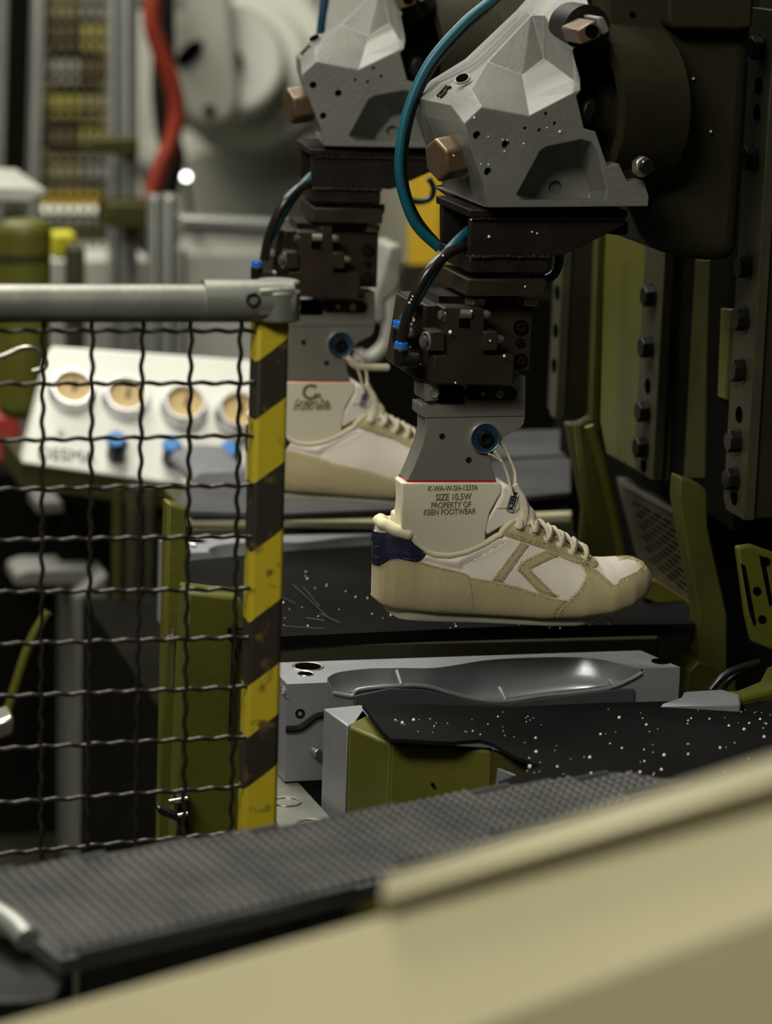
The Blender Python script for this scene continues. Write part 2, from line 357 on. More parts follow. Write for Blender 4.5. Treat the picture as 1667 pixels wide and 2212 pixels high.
make('hinge_lug', MB().prism([onC(*q, -.06) for q in ((1170, 600), (1240, 590), (1270, 640), (1240, 710), (1170, 780), (1140, 700))], (0, .05, 0)), blacks, head, bevel=.006)
p = onC(1500, 1000, -.09)
make('stop_block', MB().prism([onC(*q, -.055) for q in ((1380, 985), (1460, 950), (1535, 1000), (1520, 1090), (1430, 1095))], (0, .05, 0)), rust, head, bevel=.003)
nut = make('nut', MB().cyl(p, (.25, -1, .1), .0108, .010, 6), steel, head, bevel=.0015)
make('stud', MB().cyl(p, (.25, -1, .1), .0068, .017), blacks, nut)
make('tie_rod', MB().tube([onC(1195, -20, -.03), onC(1215, 60, -.03), onC(1228, 110, -.03)], .0022), rust, head)
_A, _T, _H = onC(218, 600, .062), onC(310, 500, .062), onC(490, 535, -.045)
_n3 = np.cross(_H-_A, _T-_A); _n3 /= np.linalg.norm(_n3); _n3 = _n3 if _n3[2] > 0 else -_n3
text_mesh('cast_number', '15', .022, _A*.45+_T*.2+_H*.35+_n3*.0015, _H-_T, _T-_A, castdk, head, thick=.0012)
# ================================================================== MOUNTING BRACKET (welded brown steel box)
br = thing('welded_bracket', 'dark rusty welded steel box bracket under the front cast head', 'bracket', onY(1110, 552, -.0))
FY = -.058
make('top_plate', MB().prism(pyY([(1013, 452), (1357, 455), (1355, 470), (1013, 470)], FY-.004), (0, .118, 0)), rust, br, bevel=.0015)
make('side_plate', MB().prism(pyY([(1015, 470), (1352, 470), (1350, 486), (1336, 494), (1214, 552), (1015, 553)], FY), (0, .010, 0)), rust, br, bevel=.0012)
make('side_plate', MB().prism(pyY([(1015, 470), (1352, 470), (1350, 486), (1336, 494), (1214, 552), (1015, 553)], FY), (0, .010, 0)), rust, br, bevel=.0012).location = (0, .098, 0)
make('bottom_plate', MB().prism(pyY([(1014, 553), (1186, 560), (1184, 590), (1014, 590)], FY), (0, .108, 0)), rust, br, bevel=.0015)
make('end_web', MB().prism(pyY([(1200, 470), (1210, 470), (1205, 552), (1195, 552)], FY+.01), (0, .088, 0)), rust, br)
def weld(x0, x1, y, Y, nm='weld_bead'):
    n = int((x1-x0)/6); mb = MB()
    for i in range(n+1):
        p = onY(x0+(x1-x0)*i/n, y+random.uniform(-1, 1), Y); mb.ball(p, random.uniform(.0024, .0034), 8, 6, (1, .8, .8))
    return make(nm, mb, rust, br)
weld(1022, 1340, 473, FY-.001); weld(1022, 1184, 555, FY-.001)
p = onY(1335, 480, -.03); make('bolt_head', MB().cyl(p, (0, 0, -1), .011, .012, 6), blacks, br, bevel=.001)
# flange with spacers
fl = thing('flange_plate', 'brown steel flange plate hanging on studs below the front bracket', 'plate', onY(1090, 641, 0))
make('plate', MB().prism(pyY([(1009, 603), (1181, 604), (1178, 641), (1008, 641)], FY), (0, .108, 0)), brown, fl, bevel=.0012)
for x, y in ((1040, 598), (1160, 598)): make('spacer', MB().cyl(onY(x, 590, -.03), (0, 0, -1), .008, .010, 16), blacks, fl)
for x, Y in ((1028, -.03), (1140, -.03)): make('nut', MB().cyl(onY(x, 641, Y), (0, 0, -1), .012, .008, 6), steel, fl, bevel=.001)
make('nut', MB().cyl(onY(965+30, 634, .03), (0, 0, -1), .009, .008, 6), blacks, fl)
make('side_hole', MB().cyl(onY(1009, 620, -.0)+np.array([-.0004, .06, 0]), (1, 0, 0), .003, .002, 12), hole, fl)
# ================================================================== GRIPPER
def g(x, y): return (820+x/4.387, 600+y/4.387)
def onG(x, y, Y): q = g(x, y); return onY(*q, Y)
gr = thing('gripper_block', 'brown machined gripper block assembly carrying the front last clamp', 'gripper', onG(900, 1020, 0))
make('back_block', MB().prism([onG(*q, -.032) for q in ((435, 262), (1452, 255), (1425, 883), (420, 883))], (0, .10, 0)), brown, gr, bevel=.0012)
make('neck', MB().prism([onG(*q, -.03) for q in ((560, 175), (1340, 175), (1340, 262), (560, 262))], (0, .06, 0)), blacks, gr)
make('jaw_plate', MB().prism([onG(*q, -.062) for q in ((515, 735), (613, 732), (628, 330), (600, 300), (620, 282), (985, 290), (990, 735), (1276, 735), (1262, 1022), (508, 1005))], (0, .030, 0)), brown, gr, bevel=.0010)
make('jaw_plate', MB().prism([onG(*q, -.03) for q in ((418, 700), (515, 700), (510, 1000), (418, 970))], (0, .05, 0)), blacks, gr, bevel=.001)
make('slot_recess', MB().prism([onG(*q, -.0626) for q in ((752, 385), (858, 385), (858, 478), (752, 470))], (0, .003, 0)), hole, gr)
make('cross_pin', MB().cyl(onG(755, 345, -.060), (1, 0, 0), .0055, .0115, 20), steel, gr)
make('side_lug', MB().prism([onG(*q, -.068) for q in ((480, 515), (617, 513), (615, 697), (490, 697))], (0, .03, 0)), brown, gr, bevel=.001)
make('side_lug', MB().prism([onG(*q, -.068) for q in ((988, 512), (1122, 512), (1116, 692), (984, 692))], (0, .03, 0)), brown, gr, bevel=.001)
axl = (-.96, -.28, 0)
for x, y, Y, r, sgn in ((600, 350, -.055, .0060, 1), (435, 602, -.058, .0085, 1)):
    if r:
        p = onG(x, y, Y); s_ = make('pin_head', MB().lathe(p, axl, [(0, -.004), (r*1.15, -.004), (r*1.15, 0), (r*.98, .001)]).lathe(p, axl, [(r*.7, .0), (r*.7, .004), (0, .0045)]), steel, gr)
for x, y, Y, r in ((1000, 350, -.055, .0050), (1128, 585, -.058, .0048)):
    make('pin_head', MB().lathe(onG(x, y, Y), (1, -.1, 0), [(r, -.003), (r, .002), (r*.6, .005), (0, .005)]), steel, gr)
for x, y, r in ((1335, 470, .0080), (1328, 617, .0047), (1335, 785, .0075)):
    p = onG(x, y, -.0325)
    q = make('cap_screw', MB().lathe(p, (0, -1, 0), [(r, -.001), (r, .0012), (r*.93, .0012), (r*.93, -.0005), (r*.66, -.0005), (r*.66, .0022), (r*.30, .0025), (r*.28, .0), (0, .0)]), blacks, gr)
make('left_block', MB().prism([onG(*q, -.02) for q in ((345, 245), (440, 262), (415, 880), (420, 965), (330, 950), (240, 890))], (0, .075, 0)), brown, gr, bevel=.0015)
for x, y in ((300, 520), (320, 760)):
    p = onG(x, y, -.03); make('hose_nut', MB().cyl(p, (-.97, -.2, -.1), .0060, .008, 6), steel, gr, bevel=.0006)
for x, y, Y in ((470, 222, .02), (665, 215, -.02)):
    make('top_screw', MB().cyl(onG(x, y+25, Y), (0, 0, 1), .0068, .005, 18), blacks, gr, bevel=.0008)
# fittings and hoses on the left
fit = []
for i, (x, y, Y, lab) in enumerate(((190, 430, -.02, 'upper black push-in hose elbow with blue collar on the front gripper'), (205, 630, -.05, 'lower black push-in hose elbow with blue collar on the front gripper'))):
    p = onG(x, y, Y); t = thing('hose_fitting', lab, 'fitting', p-np.array([0, 0, .04]))
    make('body', MB().cyl(p-np.array([0, 0, .004]), (0, 0, -1), .0072, .017, 20).cyl(p-np.array([.003, 0, .016]), (1, .0, 0), .0075, .022, 20), blacks, t, bevel=.002)
    make('ring', MB().cyl(p-np.array([0, 0, .0048]), (0, 0, 1), .0074, .0018, 24), steel, t)
    make('collar', MB().lathe(p, (0, 0, 1), [(.0066, -.003), (.0070, .001), (.0064, .0026), (.0046, .0026), (.0042, -.002)]), bluefit, t)
    fit.append((t, p))
# ================================================================== LAST CLAMP (aluminium)
cl = thing('last_clamp', 'satin aluminium clamp with blue ringed screw holding the front plastic last', 'clamp', onG(700, 1925, 0))
outl = [(385, 1200), (560, 1185), (572, 1198), (720, 1200), (800, 1195), (815, 1165), (815, 1010), (1272, 1010), (1275, 930), (1385, 930), (1385, 980), (1380, 1310), (1368, 1385), (1335, 1425), (1290, 1448), (1200, 1492),
        (1140, 1560), (1090, 1640), (1062, 1700), (1062, 1770), (1075, 1830), (1100, 1895), (1100, 1925), (258, 1925), (300, 1840), (345, 1730), (400, 1590), (432, 1450), (436, 1330), (400, 1318), (383, 1290)]
make('front_jaw', MB().prism([onG(*q, -.024) for q in outl], (0, .020, 0)), alu, cl, bevel=.0035, seg=4)
make('rear_jaw', MB().prism([onG(*q, -.024) for q in outl], (0, .010, 0)), alu, cl, bevel=.0015).location = (0, .0215, 0)
make('jaw_joint', MB().box(onG(905, 1318, -.0240), (.104, .0006, .0005)), blacks, cl)
make('top_lug', MB().prism([onG(*q, -.030) for q in ((390, 1010), (440, 1005), (560, 1030), (570, 1100), (550, 1160), (440, 1172), (425, 1150), (425, 1015))], (0, .040, 0)), alu, cl, bevel=.002)
make('lug_pin', MB().lathe(onG(512, 1092, -.0305), (0, -1, 0), [(.0052, -.001), (.0052, .0012), (.0044, .0012), (.003, .0003), (0, .0003)]), alu, cl)
make('side_screw', MB().lathe(onG(405, 1070, .01)+np.array([-.003, 0, 0]), (-1, -.05, 0), [(.0038, 0), (.0034, .001), (.002, .001), (.0018, 0), (0, 0)]), steel, cl)
make('slot', MB().prism([onG(*q, -.026) for q in ((565, 1040), (800, 1035), (800, 1190), (570, 1190))], (0, .012, 0)), hole, cl)
pill = []
for s_, cx_, in ((-1, 872), (1, 1240)):
    for k in range(9):
        a = math.pi/2+ (math.pi*k/8) if s_ < 0 else -math.pi/2+math.pi*k/8
        pill.append((cx_+65*math.cos(a)*1.0, 1100-65*math.sin(a)))
make('lock_plate', MB().prism([onG(*q, -.027) for q in pill], (0, .005, 0)), brown, cl, bevel=.0005)
for x, r, mm in ((872, .0062, hole), (975, .0027, steel), (1140, .0042, steel), (1240, .0050, blacks)):
    p = onG(x, 1100, -.0272)
    make('lock_screw', MB().lathe(p, (0, -1, 0), [(r, -.001), (r, .0010), (r*.85, .0016), (r*.5, .0016), (r*.42, .0), (0, .0)]), blacks if mm is hole else mm, cl)
p = onG(990, 1515, -.0245)
bt = make('release_screw', MB().lathe(p, (0, -1, 0), [(.0153, -.001), (.0153, .0030), (.0146, .0036), (.0085, .0018), (.0082, .0018)]), blueano, cl, label='blue anodised dished ring')
make('rim', MB().lathe(p, (0, -1, 0), [(.0158, -.001), (.0158, .0032), (.0152, .0042), (.0145, .0034)]), chrome, bt)
make('hex_socket', MB().lathe(p, (0, -1, 0), [(.0084, .001), (.0082, .0060), (.0070, .0066), (.0050, .0066), (.0042, .002), (0, .002)]), blacks, bt)
for x, y in ((592, 1504), (843, 1728)):
    make('pin_hole', MB().lathe(onG(x, y, -.0243), (0, -1, 0), [(.0032, -.0004), (.0029, .0005), (.0022, .0001), (0, .0001)]), blacks, cl)
# red gasket
make('gasket', MB().prism([onG(*q, -.0245) for q in ((256, 1925), (1102, 1925), (1102, 1943), (262, 1946))], (0, .020, 0)).prism([onG(*q, -.0245)+np.array([0, .0215, 0]) for q in ((256, 1925), (1102, 1925), (1102, 1940), (262, 1943))], (0, .011, 0)),
     red, None, label='thin red gasket between the front clamp and the cream last', cat='gasket')
# ================================================================== LAST
def build_last(label, lines, mm=lastp):
    t = thing('shoe_last', label, 'shoe last', onY(970, 1210, 0))
    oo = [(867, 1043), (1080, 1043), (1084, 1048), (1083, 1064), (1070, 1086), (1058, 1108), (1049, 1150), (1047, 1225), (880, 1225), (868, 1160), (866, 1110), (869, 1080)]
    make('front_half', MB().prism(pyY(oo, -.027), (0, .026, 0)), mm, t, bevel=.004, seg=3)
    o2 = [(878, 1048), (1078, 1048), (1083, 1064), (1070, 1086), (1058, 1108), (1047, 1225), (885, 1225), (866, 1165), (868, 1122), (877, 1120), (880, 1086)]
    make('rear_half', MB().prism([onY(x, y, -.027)+np.array([0, .029, 0]) for x, y in o2], (0, .016, 0)), mm, t, bevel=.002)
    for (b, px, py, size, sx, bo_) in lines:
        text_mesh('printed_text', b, size, onY(px, py, -.0273), (1, 0, 0), (0, 0, 1), ink, t, sx=sx, bold=bo_)
    return t
last1 = build_last('cream plastic last printed SIZE 10.5W standing in the front sneaker',
    [('K-WA-W-SH-1337A', 978, 1055, .0078, .80, .0001), ('SIZE 10.5W', 979, 1074, .0098, .80, .00015), ('PROPERTY OF', 974, 1091, .0085, .80, .0001), ('KEEN FOOTWEAR', 971, 1106, .0085, .80, .0001)])
# ================================================================== SNEAKER
def s1(x, y): return (780+x/2.5258, 980+y/2.5258)
def poly(pts): return np.array([s1(*p) for p in pts])
def smooth_poly(pts, it=2, closed=True):
    P = np.array(pts, float)
    for _ in range(it):
        Q = []; n = len(P)
        for i in range(n if closed else n-1):
            a, b = P[i], P[(i+1) % n]; Q += [a*.75+b*.25, a*.25+b*.75]
        if not closed: Q = [P[0]]+Q+[P[-1]]
        P = np.array(Q)
    return P
def sdf(P, poly_):
    """signed distance (px, negative inside) and arc length of nearest boundary point"""
    x, y = P[:, 0], P[:, 1]; d2 = np.full(len(P), 1e18); arc = np.zeros(len(P)); ins = np.zeros(len(P), bool); acc = 0
    n = len(poly_)
    for i in range(n):
        a = poly_[i]; b = poly_[(i+1) % n]; e = b-a; L = math.hypot(*e)
        if L < 1e-6: continue
        t = np.clip(((x-a[0])*e[0]+(y-a[1])*e[1])/L**2, 0, 1); dx = x-a[0]-t*e[0]; dy = y-a[1]-t*e[1]; q = dx*dx+dy*dy
        m = q < d2; d2 = np.where(m, q, d2); arc = np.where(m, acc+t*L, arc); acc += L
        c = ((a[1] > y) != (b[1] > y)); 
        with np.errstate(divide='ignore', invalid='ignore'): xi = (b[0]-a[0])*(y-a[1])/(b[1]-a[1])+a[0]
        ins ^= c & (x < xi)
    d = np.sqrt(d2); return np.where(ins, -d, d), arc
def build_sneaker(label, stripes, NU=620, NV=150):
    bot = [(62, 735), (70, 765), (85, 795), (120, 822), (180, 838), (400, 862), (700, 880), (1000, 900), (1200, 892), (1380, 862), (1470, 822), (1530, 770), (1560, 720), (1572, 690)]
    topc = [(62, 560), (66, 500), (72, 455), (85, 405), (110, 378), (140, 370), (165, 388), (205, 402), (240, 410), (272, 445), (300, 492), (340, 525), (390, 545), (470, 547), (560, 528), (660, 482), (740, 432), (800, 378), (845, 352)]
    topv = [(900, 372), (960, 408), (1040, 455), (1120, 500), (1200, 548), (1270, 570), (1340, 571), (1400, 566), (1480, 568), (1530, 592), (1558, 630), (1572, 680)]
    _wt = [0, .006, .02, .05, .10, .2, .35, .5, .62, .72, .82, .9, .955, .985, 1]; _wv = [.0, .013, .021, .028, .032, .0345, .0335, .038, .044, .0475, .0455, .037, .0255, .0155, .0]
    B = np.array([onY(*s1(*p), -.9*np.interp((p[0]-62)/1510, _wt, _wv))[[0, 2]] for p in bot]); T = np.array([onY(*s1(*p), -.014)[[0, 2]] for p in topc]+[onY(*s1(*p), .0)[[0, 2]] for p in topv])
    x0 = onY(*s1(67, 700), 0)[0]; x1 = onY(*s1(1574, 690), 0)[0]
    T[:, 0] = np.maximum.accumulate(T[:, 0]+np.arange(len(T))*1e-6)
    u = np.linspace(0, math.pi, NU); uu = .55*(1-np.cos(u))/2+.45*u/math.pi; uu = uu/uu[-1]; X = x0+(x1-x0)*uu
    zb = np.interp(X, B[:, 0], B[:, 1]); zt = np.interp(X, T[:, 0], T[:, 1])
    k = np.ones(15)/15
    def sm(a, n=9):
        k = np.hanning(n+2)[1:-1]; k /= k.sum(); return np.convolve(np.pad(a, n//2, 'edge'), k, 'valid')
    zb = sm(zb, 15); zt = sm(zt, 9)
    wt = [0, .006, .02, .05, .10, .2, .35, .5, .62, .72, .82, .9, .955, .985, 1]; wv = [.0, .013, .021, .028, .032, .0345, .0335, .038, .044, .0475, .0455, .037, .0255, .0155, .0]
    W = np.interp(uu, wt, wv); W = sm(W, 21); W[0] = W[-1] = 0
    W = np.minimum(W, .048); W = np.maximum(W, 1e-4)
    # collar openness
    ko = np.interp(uu, [0, .01, .05, .44, .53, .62], [0, .6, 1, 1, .55, 0])
    v = np.linspace(0, 1, NV)
    rows = []
    h = np.where(v < .12, 0, np.where(v > .93, 1, (1-np.cos(math.pi*np.clip((v-.12)/.81, 0, 1)))/2))
    P = np.zeros((NU, NV, 3))
    for i in range(NU):
        h0 = .34; 
        lo = (1-np.clip((h0-h)/h0, 0, 1)**2.6)**(1/2.6)
        lo = .80+.20*lo
        hh = np.clip((h-h0)/(1-h0), 0, 1)
        cl_ = np.maximum(1-hh**2.2, 0)**(1/2.0); op = 1-.26*hh**1.7+.03*np.exp(-((hh-.85)/.12)**2)
        gv = np.where(h < h0, lo, cl_*(1-ko[i])+op*ko[i])
        # bottom and top closings
        gv = np.where(v < .12, .80*(v/.12), gv)
        tp = np.clip((v-.93)/.07, 0, 1); topg = (op[-1])*ko[i]
        gv = np.where(v > .93, topg*(1-tp), gv)
        z = zb[i]+h*(zt[i]-zb[i]); z = z-np.where(v > .93, .004*ko[i]*np.minimum(tp*3, 1), 0)
        z = z-np.where(v < .12, 0, 0)
        P[i, :, 0] = X[i]; P[i, :, 1] = -W[i]*gv; P[i, :, 2] = z
    V = P.reshape(-1, 3); px = proj(V)
    # normals
    du = np.gradient(P, axis=0); dv = np.gradient(P, axis=1); N_ = np.cross(du, dv); N_ /= (np.linalg.norm(N_, axis=2, keepdims=True)+1e-12)
    flip = (N_[:, :, 1].mean() > 0); N_ = -N_ if flip else N_
    Nn = N_.reshape(-1, 3)
    pan = {}
    pan['heel_tab'] = poly([(-80, 415), (60, 418), (110, 428), (150, 432), (205, 424), (236, 428), (256, 446), (285, 490), (318, 520), (353, 536), (348, 556), (325, 582), (300, 592), (262, 586), (200, 572), (160, 577), (125, 600), (98, 613), (72, 604), (40, 590), (-80, 590)])
    pan['heel_suede'] = poly([(-80, 585), (50, 590), (98, 600), (150, 570), (230, 565), (330, 590), (430, 618), (530, 640), (575, 655), (600, 675), (700, 690), (850, 722), (1000, 772), (1060, 790), (1125, 799), (1083, 848), (1060, 880), (1050, 1000), (-80, 1000)])
    pan['toe_suede'] = poly([(1060, 1000), (1062, 880), (1083, 848), (1125, 799), (1185, 742), (1212, 695), (1225, 662), (1205, 625), (1190, 600), (1215, 590), (1262, 618), (1310, 656), (1382, 716), (1395, 706), (1406, 684), (1440, 670), (1500, 642), (1524, 616), (1508, 592), (1480, 580), (1420, 572), (1395, 560), (1700, 500), (1700, 1000)])
    pan['eyestay'] = poly([(742, 440), (790, 385), (815, 362), (850, 348), (890, 345), (960, 385), (1000, 410), (1040, 440), (1110, 485), (1200, 540), (1270, 573), (1290, 598), (1282, 620), (1262, 627), (1205, 608), (1160, 596), (1110, 577), (1050, 545), (1000, 521), (930, 500), (830, 463)])
    if stripes:
        pan['side_stripe'] = poly([(868, 478), (917, 500), (770, 706), (712, 690)])
        pan['side_stripe.001'] = poly([(1010, 524), (1080, 556), (925, 632), (1080, 788), (975, 766), (848, 634), (868, 596), (900, 572)])
    order = ['side_stripe', 'side_stripe.001', 'toe_suede', 'heel_suede', 'eyestay', 'heel_tab']
    # slide grid vertices onto the panel outlines so that the edges come out clean
    def resample(I_, J_):
        I_ = np.clip(I_, 0, NU-1.0001); J_ = np.clip(J_, 0, NV-1.0001); a = I_.astype(int); b = J_.astype(int); fa = (I_-a)[:, None]; fb = (J_-b)[:, None]
        return (P[a, b]*(1-fa)*(1-fb)+P[a+1, b]*fa*(1-fb)+P[a, b+1]*(1-fa)*fb+P[a+1, b+1]*fa*fb)
    II, JJ = np.meshgrid(np.arange(NU, dtype=float), np.arange(NV, dtype=float), indexing='ij'); onb = np.zeros(NU*NV, bool)
    I2 = II.ravel().copy(); J2 = JJ.ravel().copy()
    for nme in order:
        if nme not in pan: continue
        d, _ = sdf(px, pan[nme]); D = d.reshape(NU, NV); gi = np.gradient(D, axis=0).ravel(); gj = np.gradient(D, axis=1).ravel(); g2_ = gi*gi+gj*gj+1e-9
        di = -d*gi/g2_; dj = -d*gj/g2_; ok = (np.maximum(abs(di), abs(dj)) < .52) & (II.ravel() > 2) & (II.ravel() < NU-3) & (JJ.ravel() > 2) & (JJ.ravel() < NV-3)
        I2 = np.where(ok, II.ravel()+di, I2); J2 = np.where(ok, JJ.ravel()+dj, J2); onb |= ok
    V = np.where(onb[:, None], resample(I2, J2), V); px = proj(V)
    owner = np.full(len(V), -1); disp = np.zeros(len(V)); mm_px = 2.07
    thick = {'side_stripe': .0012, 'side_stripe.001': .0012, 'toe_suede': .0013, 'heel_suede': .0012, 'eyestay': .0022, 'heel_tab': .0020}
    # soft puff under the collar and creases in the white leather
    for kx, nme in enumerate(order):
        if nme not in pan: continue
        d, arc = sdf(px, pan[nme]); ins = d < 0; owner[ins] = kx
        e = np.clip(-d/1.6, 0, 1); disp = np.where(ins, np.maximum(disp*.3, 0)+thick[nme]*(e*(2-e))**.7, disp)
        st = ins & (np.abs(-d-4.6) < 1.0); dots = (np.mod(arc, 4.6) < 2.8)
        disp = np.where(st & dots, disp-.0010, disp)
        if nme in ('toe_suede', 'eyestay', 'heel_tab'):
            st = ins & (np.abs(-d-8.4) < .9) & (np.mod(arc+2, 4.6) < 2.8); disp = np.where(st, disp-.0005, disp)
    # decorative stitch line in the leather quarter
    ln = smooth_poly(poly([(545, 640), (575, 600), (640, 562), (740, 505), (800, 475)]), 2, False)
    d, arc = sdf(px, np.vstack([ln, ln[::-1]])); d = np.abs(d)
    disp = np.where((owner < 0) & (d < 1.0) & (np.mod(arc, 5) < 3), disp-.0007, disp)
    # puffed collar band above that line
    cc = poly([(340, 535), (400, 556), (480, 560), (570, 540), (670, 495), (745, 445), (790, 472), (640, 555), (560, 600), (540, 632), (430, 605), (340, 580)])
    d, _ = sdf(px, cc); disp = np.where((owner < 0) & (d < 0), disp+.0028*(1-np.exp(-(-d/9.)**1.3)), disp)
    V2 = V+Nn*disp[:, None]
    fi = np.arange((NU-1)*(NV-1)).reshape(NU-1, NV-1); I, J = np.meshgrid(np.arange(NU-1), np.arange(NV-1), indexing='ij')
    q = np.stack([I*NV+J, (I+1)*NV+J, (I+1)*NV+J+1, I*NV+J+1], -1).reshape(-1, 4)
    if not flip: q = q[:, ::-1]
    alt = onb[q[:, 1]] & onb[q[:, 3]] & ~(onb[q[:, 0]] & onb[q[:, 2]])
    t1 = np.where(alt[:, None], q[:, [0, 1, 3]], q[:, [0, 1, 2]]); t2 = np.where(alt[:, None], q[:, [1, 2, 3]], q[:, [0, 2, 3]])
    q = np.vstack([t1, t2]); cpx = (px[q[:, 0]]+px[q[:, 1]]+px[q[:, 2]])/3; ow = np.full(len(q), -1)
    for kx, nme in enumerate(order):
        if nme in pan: d, _ = sdf(cpx, pan[nme]); ow = np.where(d < 0, kx, ow)
    t = thing('sneaker', label, 'sneaker', onY(1100, 1345, 0)); L = root_loc(t)
    mats = {'side_stripe': suede, 'side_stripe.001': suede, 'toe_suede': suede, 'heel_suede': suede, 'eyestay': suede, 'heel_tab': navy}
    labs = {'heel_tab': 'navy leather heel tab', 'toe_suede': 'beige suede toe overlay', 'heel_suede': 'beige suede heel and side panel', 'eyestay': 'beige suede lace eyestay', 'leather_upper': 'off-white smooth leather'}
    def emit(nm, sel, m, sides=(0, 1)):
        fs = q[sel]
        vs_all = []; faces = []
        ids = np.unique(fs); mp = np.zeros(len(V2), int); mp[ids] = np.arange(len(ids))
        A = V2[ids]-L; A2 = V2[ids].copy(); A2[:, 1] *= -1; A2 -= L
        fa = mp[fs]; fb = mp[fs][:, ::-1]+len(ids)
        me = bpy.data.meshes.new(nm); me.from_pydata((np.vstack([A, A2]) if len(sides) == 2 else (A, A2)[sides[0]]).tolist(), [], (np.vstack([fa, fb]) if len(sides) == 2 else (fa, fb-len(ids))[sides[0]]).tolist())
        me.polygons.foreach_set('use_smooth', [True]*len(me.polygons)); 
        bm = bmesh.new(); bm.from_mesh(me); bmesh.ops.remove_doubles(bm, verts=bm.verts, dist=1e-6); bm.to_mesh(me); bm.free()
        me.materials.append(m); o = bpy.data.objects.new(nm, me); COL.objects.link(o); o.parent = t
        if nm in labs: o['label'] = labs[nm]
        return o
    emit('leather_upper', ow < 0, leather)
    for kx, nme in enumerate(order):
        if nme not in pan: continue
        if nme.startswith('side_stripe'):
            for q_ in (0, 1): emit('side_stripe', ow == kx, mats[nme], (q_,))
        else: emit(nme, ow == kx, mats[nme])
    # lookup of a surface point from a photo pixel
    def surf(cx_, cy_, lift=0):
        p = np.array(s1(cx_, cy_)); d = ((px-p)**2).sum(1); ok = Nn@CAM_F < .1
        d = np.where(ok, d, 1e9); i = int(np.argmin(d)); return V2[i]+Nn[i]*lift, Nn[i]
    mir = np.array([1, -1, 1])
    if stripes:
        mbt = MB(); okv = Nn@CAM_F < -.02; cand = V2[okv]; cpx_ = px[okv]; cn = Nn[okv]
        def stitch(Lp, off, closed=True):
            A_ = np.array(Lp); n_ = len(A_); cx0 = None
            for i in range(n_ if closed else n_-1):
                a, b = A_[i], A_[(i+1) % n_]; e_ = b-a; L_ = math.hypot(*e_)
                if L_ < 5 or abs(e_[0]) > 400: continue
                nrm = np.array([-e_[1], e_[0]])/L_; mid = (a+b)/2
                if off and sdf(np.array([mid+nrm*2]), A_)[0][0] > 0: nrm = -nrm
                for s0 in np.arange(2, L_-3, 5.0):
                    o_ = []
                    for s_ in (s0, s0+3.0):
                        p_ = a+e_/L_*s_+nrm*off; dd = ((cpx_-p_)**2).sum(1); k_ = int(np.argmin(dd))
                        if dd[k_] > 3: o_ = None; break
                        o_.append(cand[k_]+cn[k_]*.0002)
                    if o_ and np.linalg.norm(o_[0]-o_[1]) < .006:
                        mbt.tube(o_, .00048, 4, sub=1, caps=False); mbt.tube([q_*mir for q_ in o_], .00048, 4, sub=1, caps=False)
        for nme in order:
            if nme in pan and nme != 'heel_tab': stitch(pan[nme], 5.0)
        for nme in ('toe_suede', 'eyestay'): stitch(pan[nme], 9.0)
        stitch(smooth_poly(poly([(545, 640), (575, 600), (640, 562), (740, 505), (800, 475)]), 1, False), 0, False)
        stitch(poly([(585, 670), (600, 740), (610, 850)]), 0, False)
        make('stitching', mbt, mat('stitch_thread', (.27, .22, .12), .8), t, kind='stuff')
    # collar binding
    cp = [(66, 470), (78, 425), (92, 392), (112, 374), (140, 370), (168, 392), (205, 402), (240, 410), (272, 445), (300, 492), (340, 522), (390, 540), (470, 542), (560, 522), (660, 478), (740, 430), (800, 376), (845, 354)]
    near = []
    iX = lambda x: int(np.argmin(abs(X-x)))
    for xx in np.linspace(x0+.006, onY(*s1(860, 352), -.02)[0], 60):
        i = iX(xx); j = int(NV*.93)-1; near.append(V2[i*NV+j]+np.array([0, 0, .0008]))
    for q_ in (1, -1): make('collar_binding', MB().tube([p if q_ > 0 else p*mir for p in near[6:]], .0036, 10, sub=1), binding, t, label='cream ribbed collar binding')
    # heel collar lip (rolled)
    hp = [p*mir for p in near[:10][::-1]]+near[:10]
    make('heel_pad', MB().tube([p+np.array([.0004, 0, -.0045]) for p in hp], .0066, 12, sub=1).ball(hp[0]+np.array([.0004, 0, -.0045]), .0066, 12, 8).ball(hp[-1]+np.array([.0004, 0, -.0045]), .0066, 12, 8), binding, t, label='thick padded cream heel collar')
    # tongue
    tg = [(845, 352), (690, 446), (672, 420), (678, 380), (724, 300), (757, 225), (755, 185), (775, 168), (800, 170), (835, 200), (862, 240), (880, 300), (905, 350), (950, 385), (900, 400)]
    make('tongue', MB().prism([onY(*s1(*p), -.026) for p in tg], (0, .052, 0)), leather, t, bevel=.006, seg=4)
    tl = make('tongue_tab', MB().prism([onY(*s1(*p), -.0275) for p in [(735, 305), (768, 232), (764, 190), (785, 172), (802, 176), (838, 208), (862, 245), (872, 300), (842, 330), (815, 325), (800, 305)]], (0, .055, 0)), leather, t, bevel=.005, seg=3)
    xd = onY(*s1(845, 205), -.028)-onY(*s1(815, 305), -.028); c = onY(*s1(829, 257), -.0279)
    yd = np.array([-xd[2], 0, xd[0]])
    text_mesh('tongue_logo', 'KEEN', .0076, c, xd, yd, navyink, t, sx=1.05, bold=.0004)
    fr = []
    xn = xd/np.linalg.norm(xd); yn = yd/np.linalg.norm(yd)
    for a, b in ((-1, -.7), (-.8, -1), (.8, -1), (1, -.7), (1, .7), (.8, 1), (-.8, 1), (-1, .7), (-1, -.7), (-.8, -1)): fr.append(c+xn*a*.0118+yn*b*.0042)
    make('logo_frame', MB().tube(fr, .00035, 6, sub=1), navyink, t)
    # eyelets and laces
    ey = [(855, 408), (932, 432), (1005, 474), (1078, 506), (1143, 545), (1213, 577)]
    E_ = [surf(*e) for e in ey]
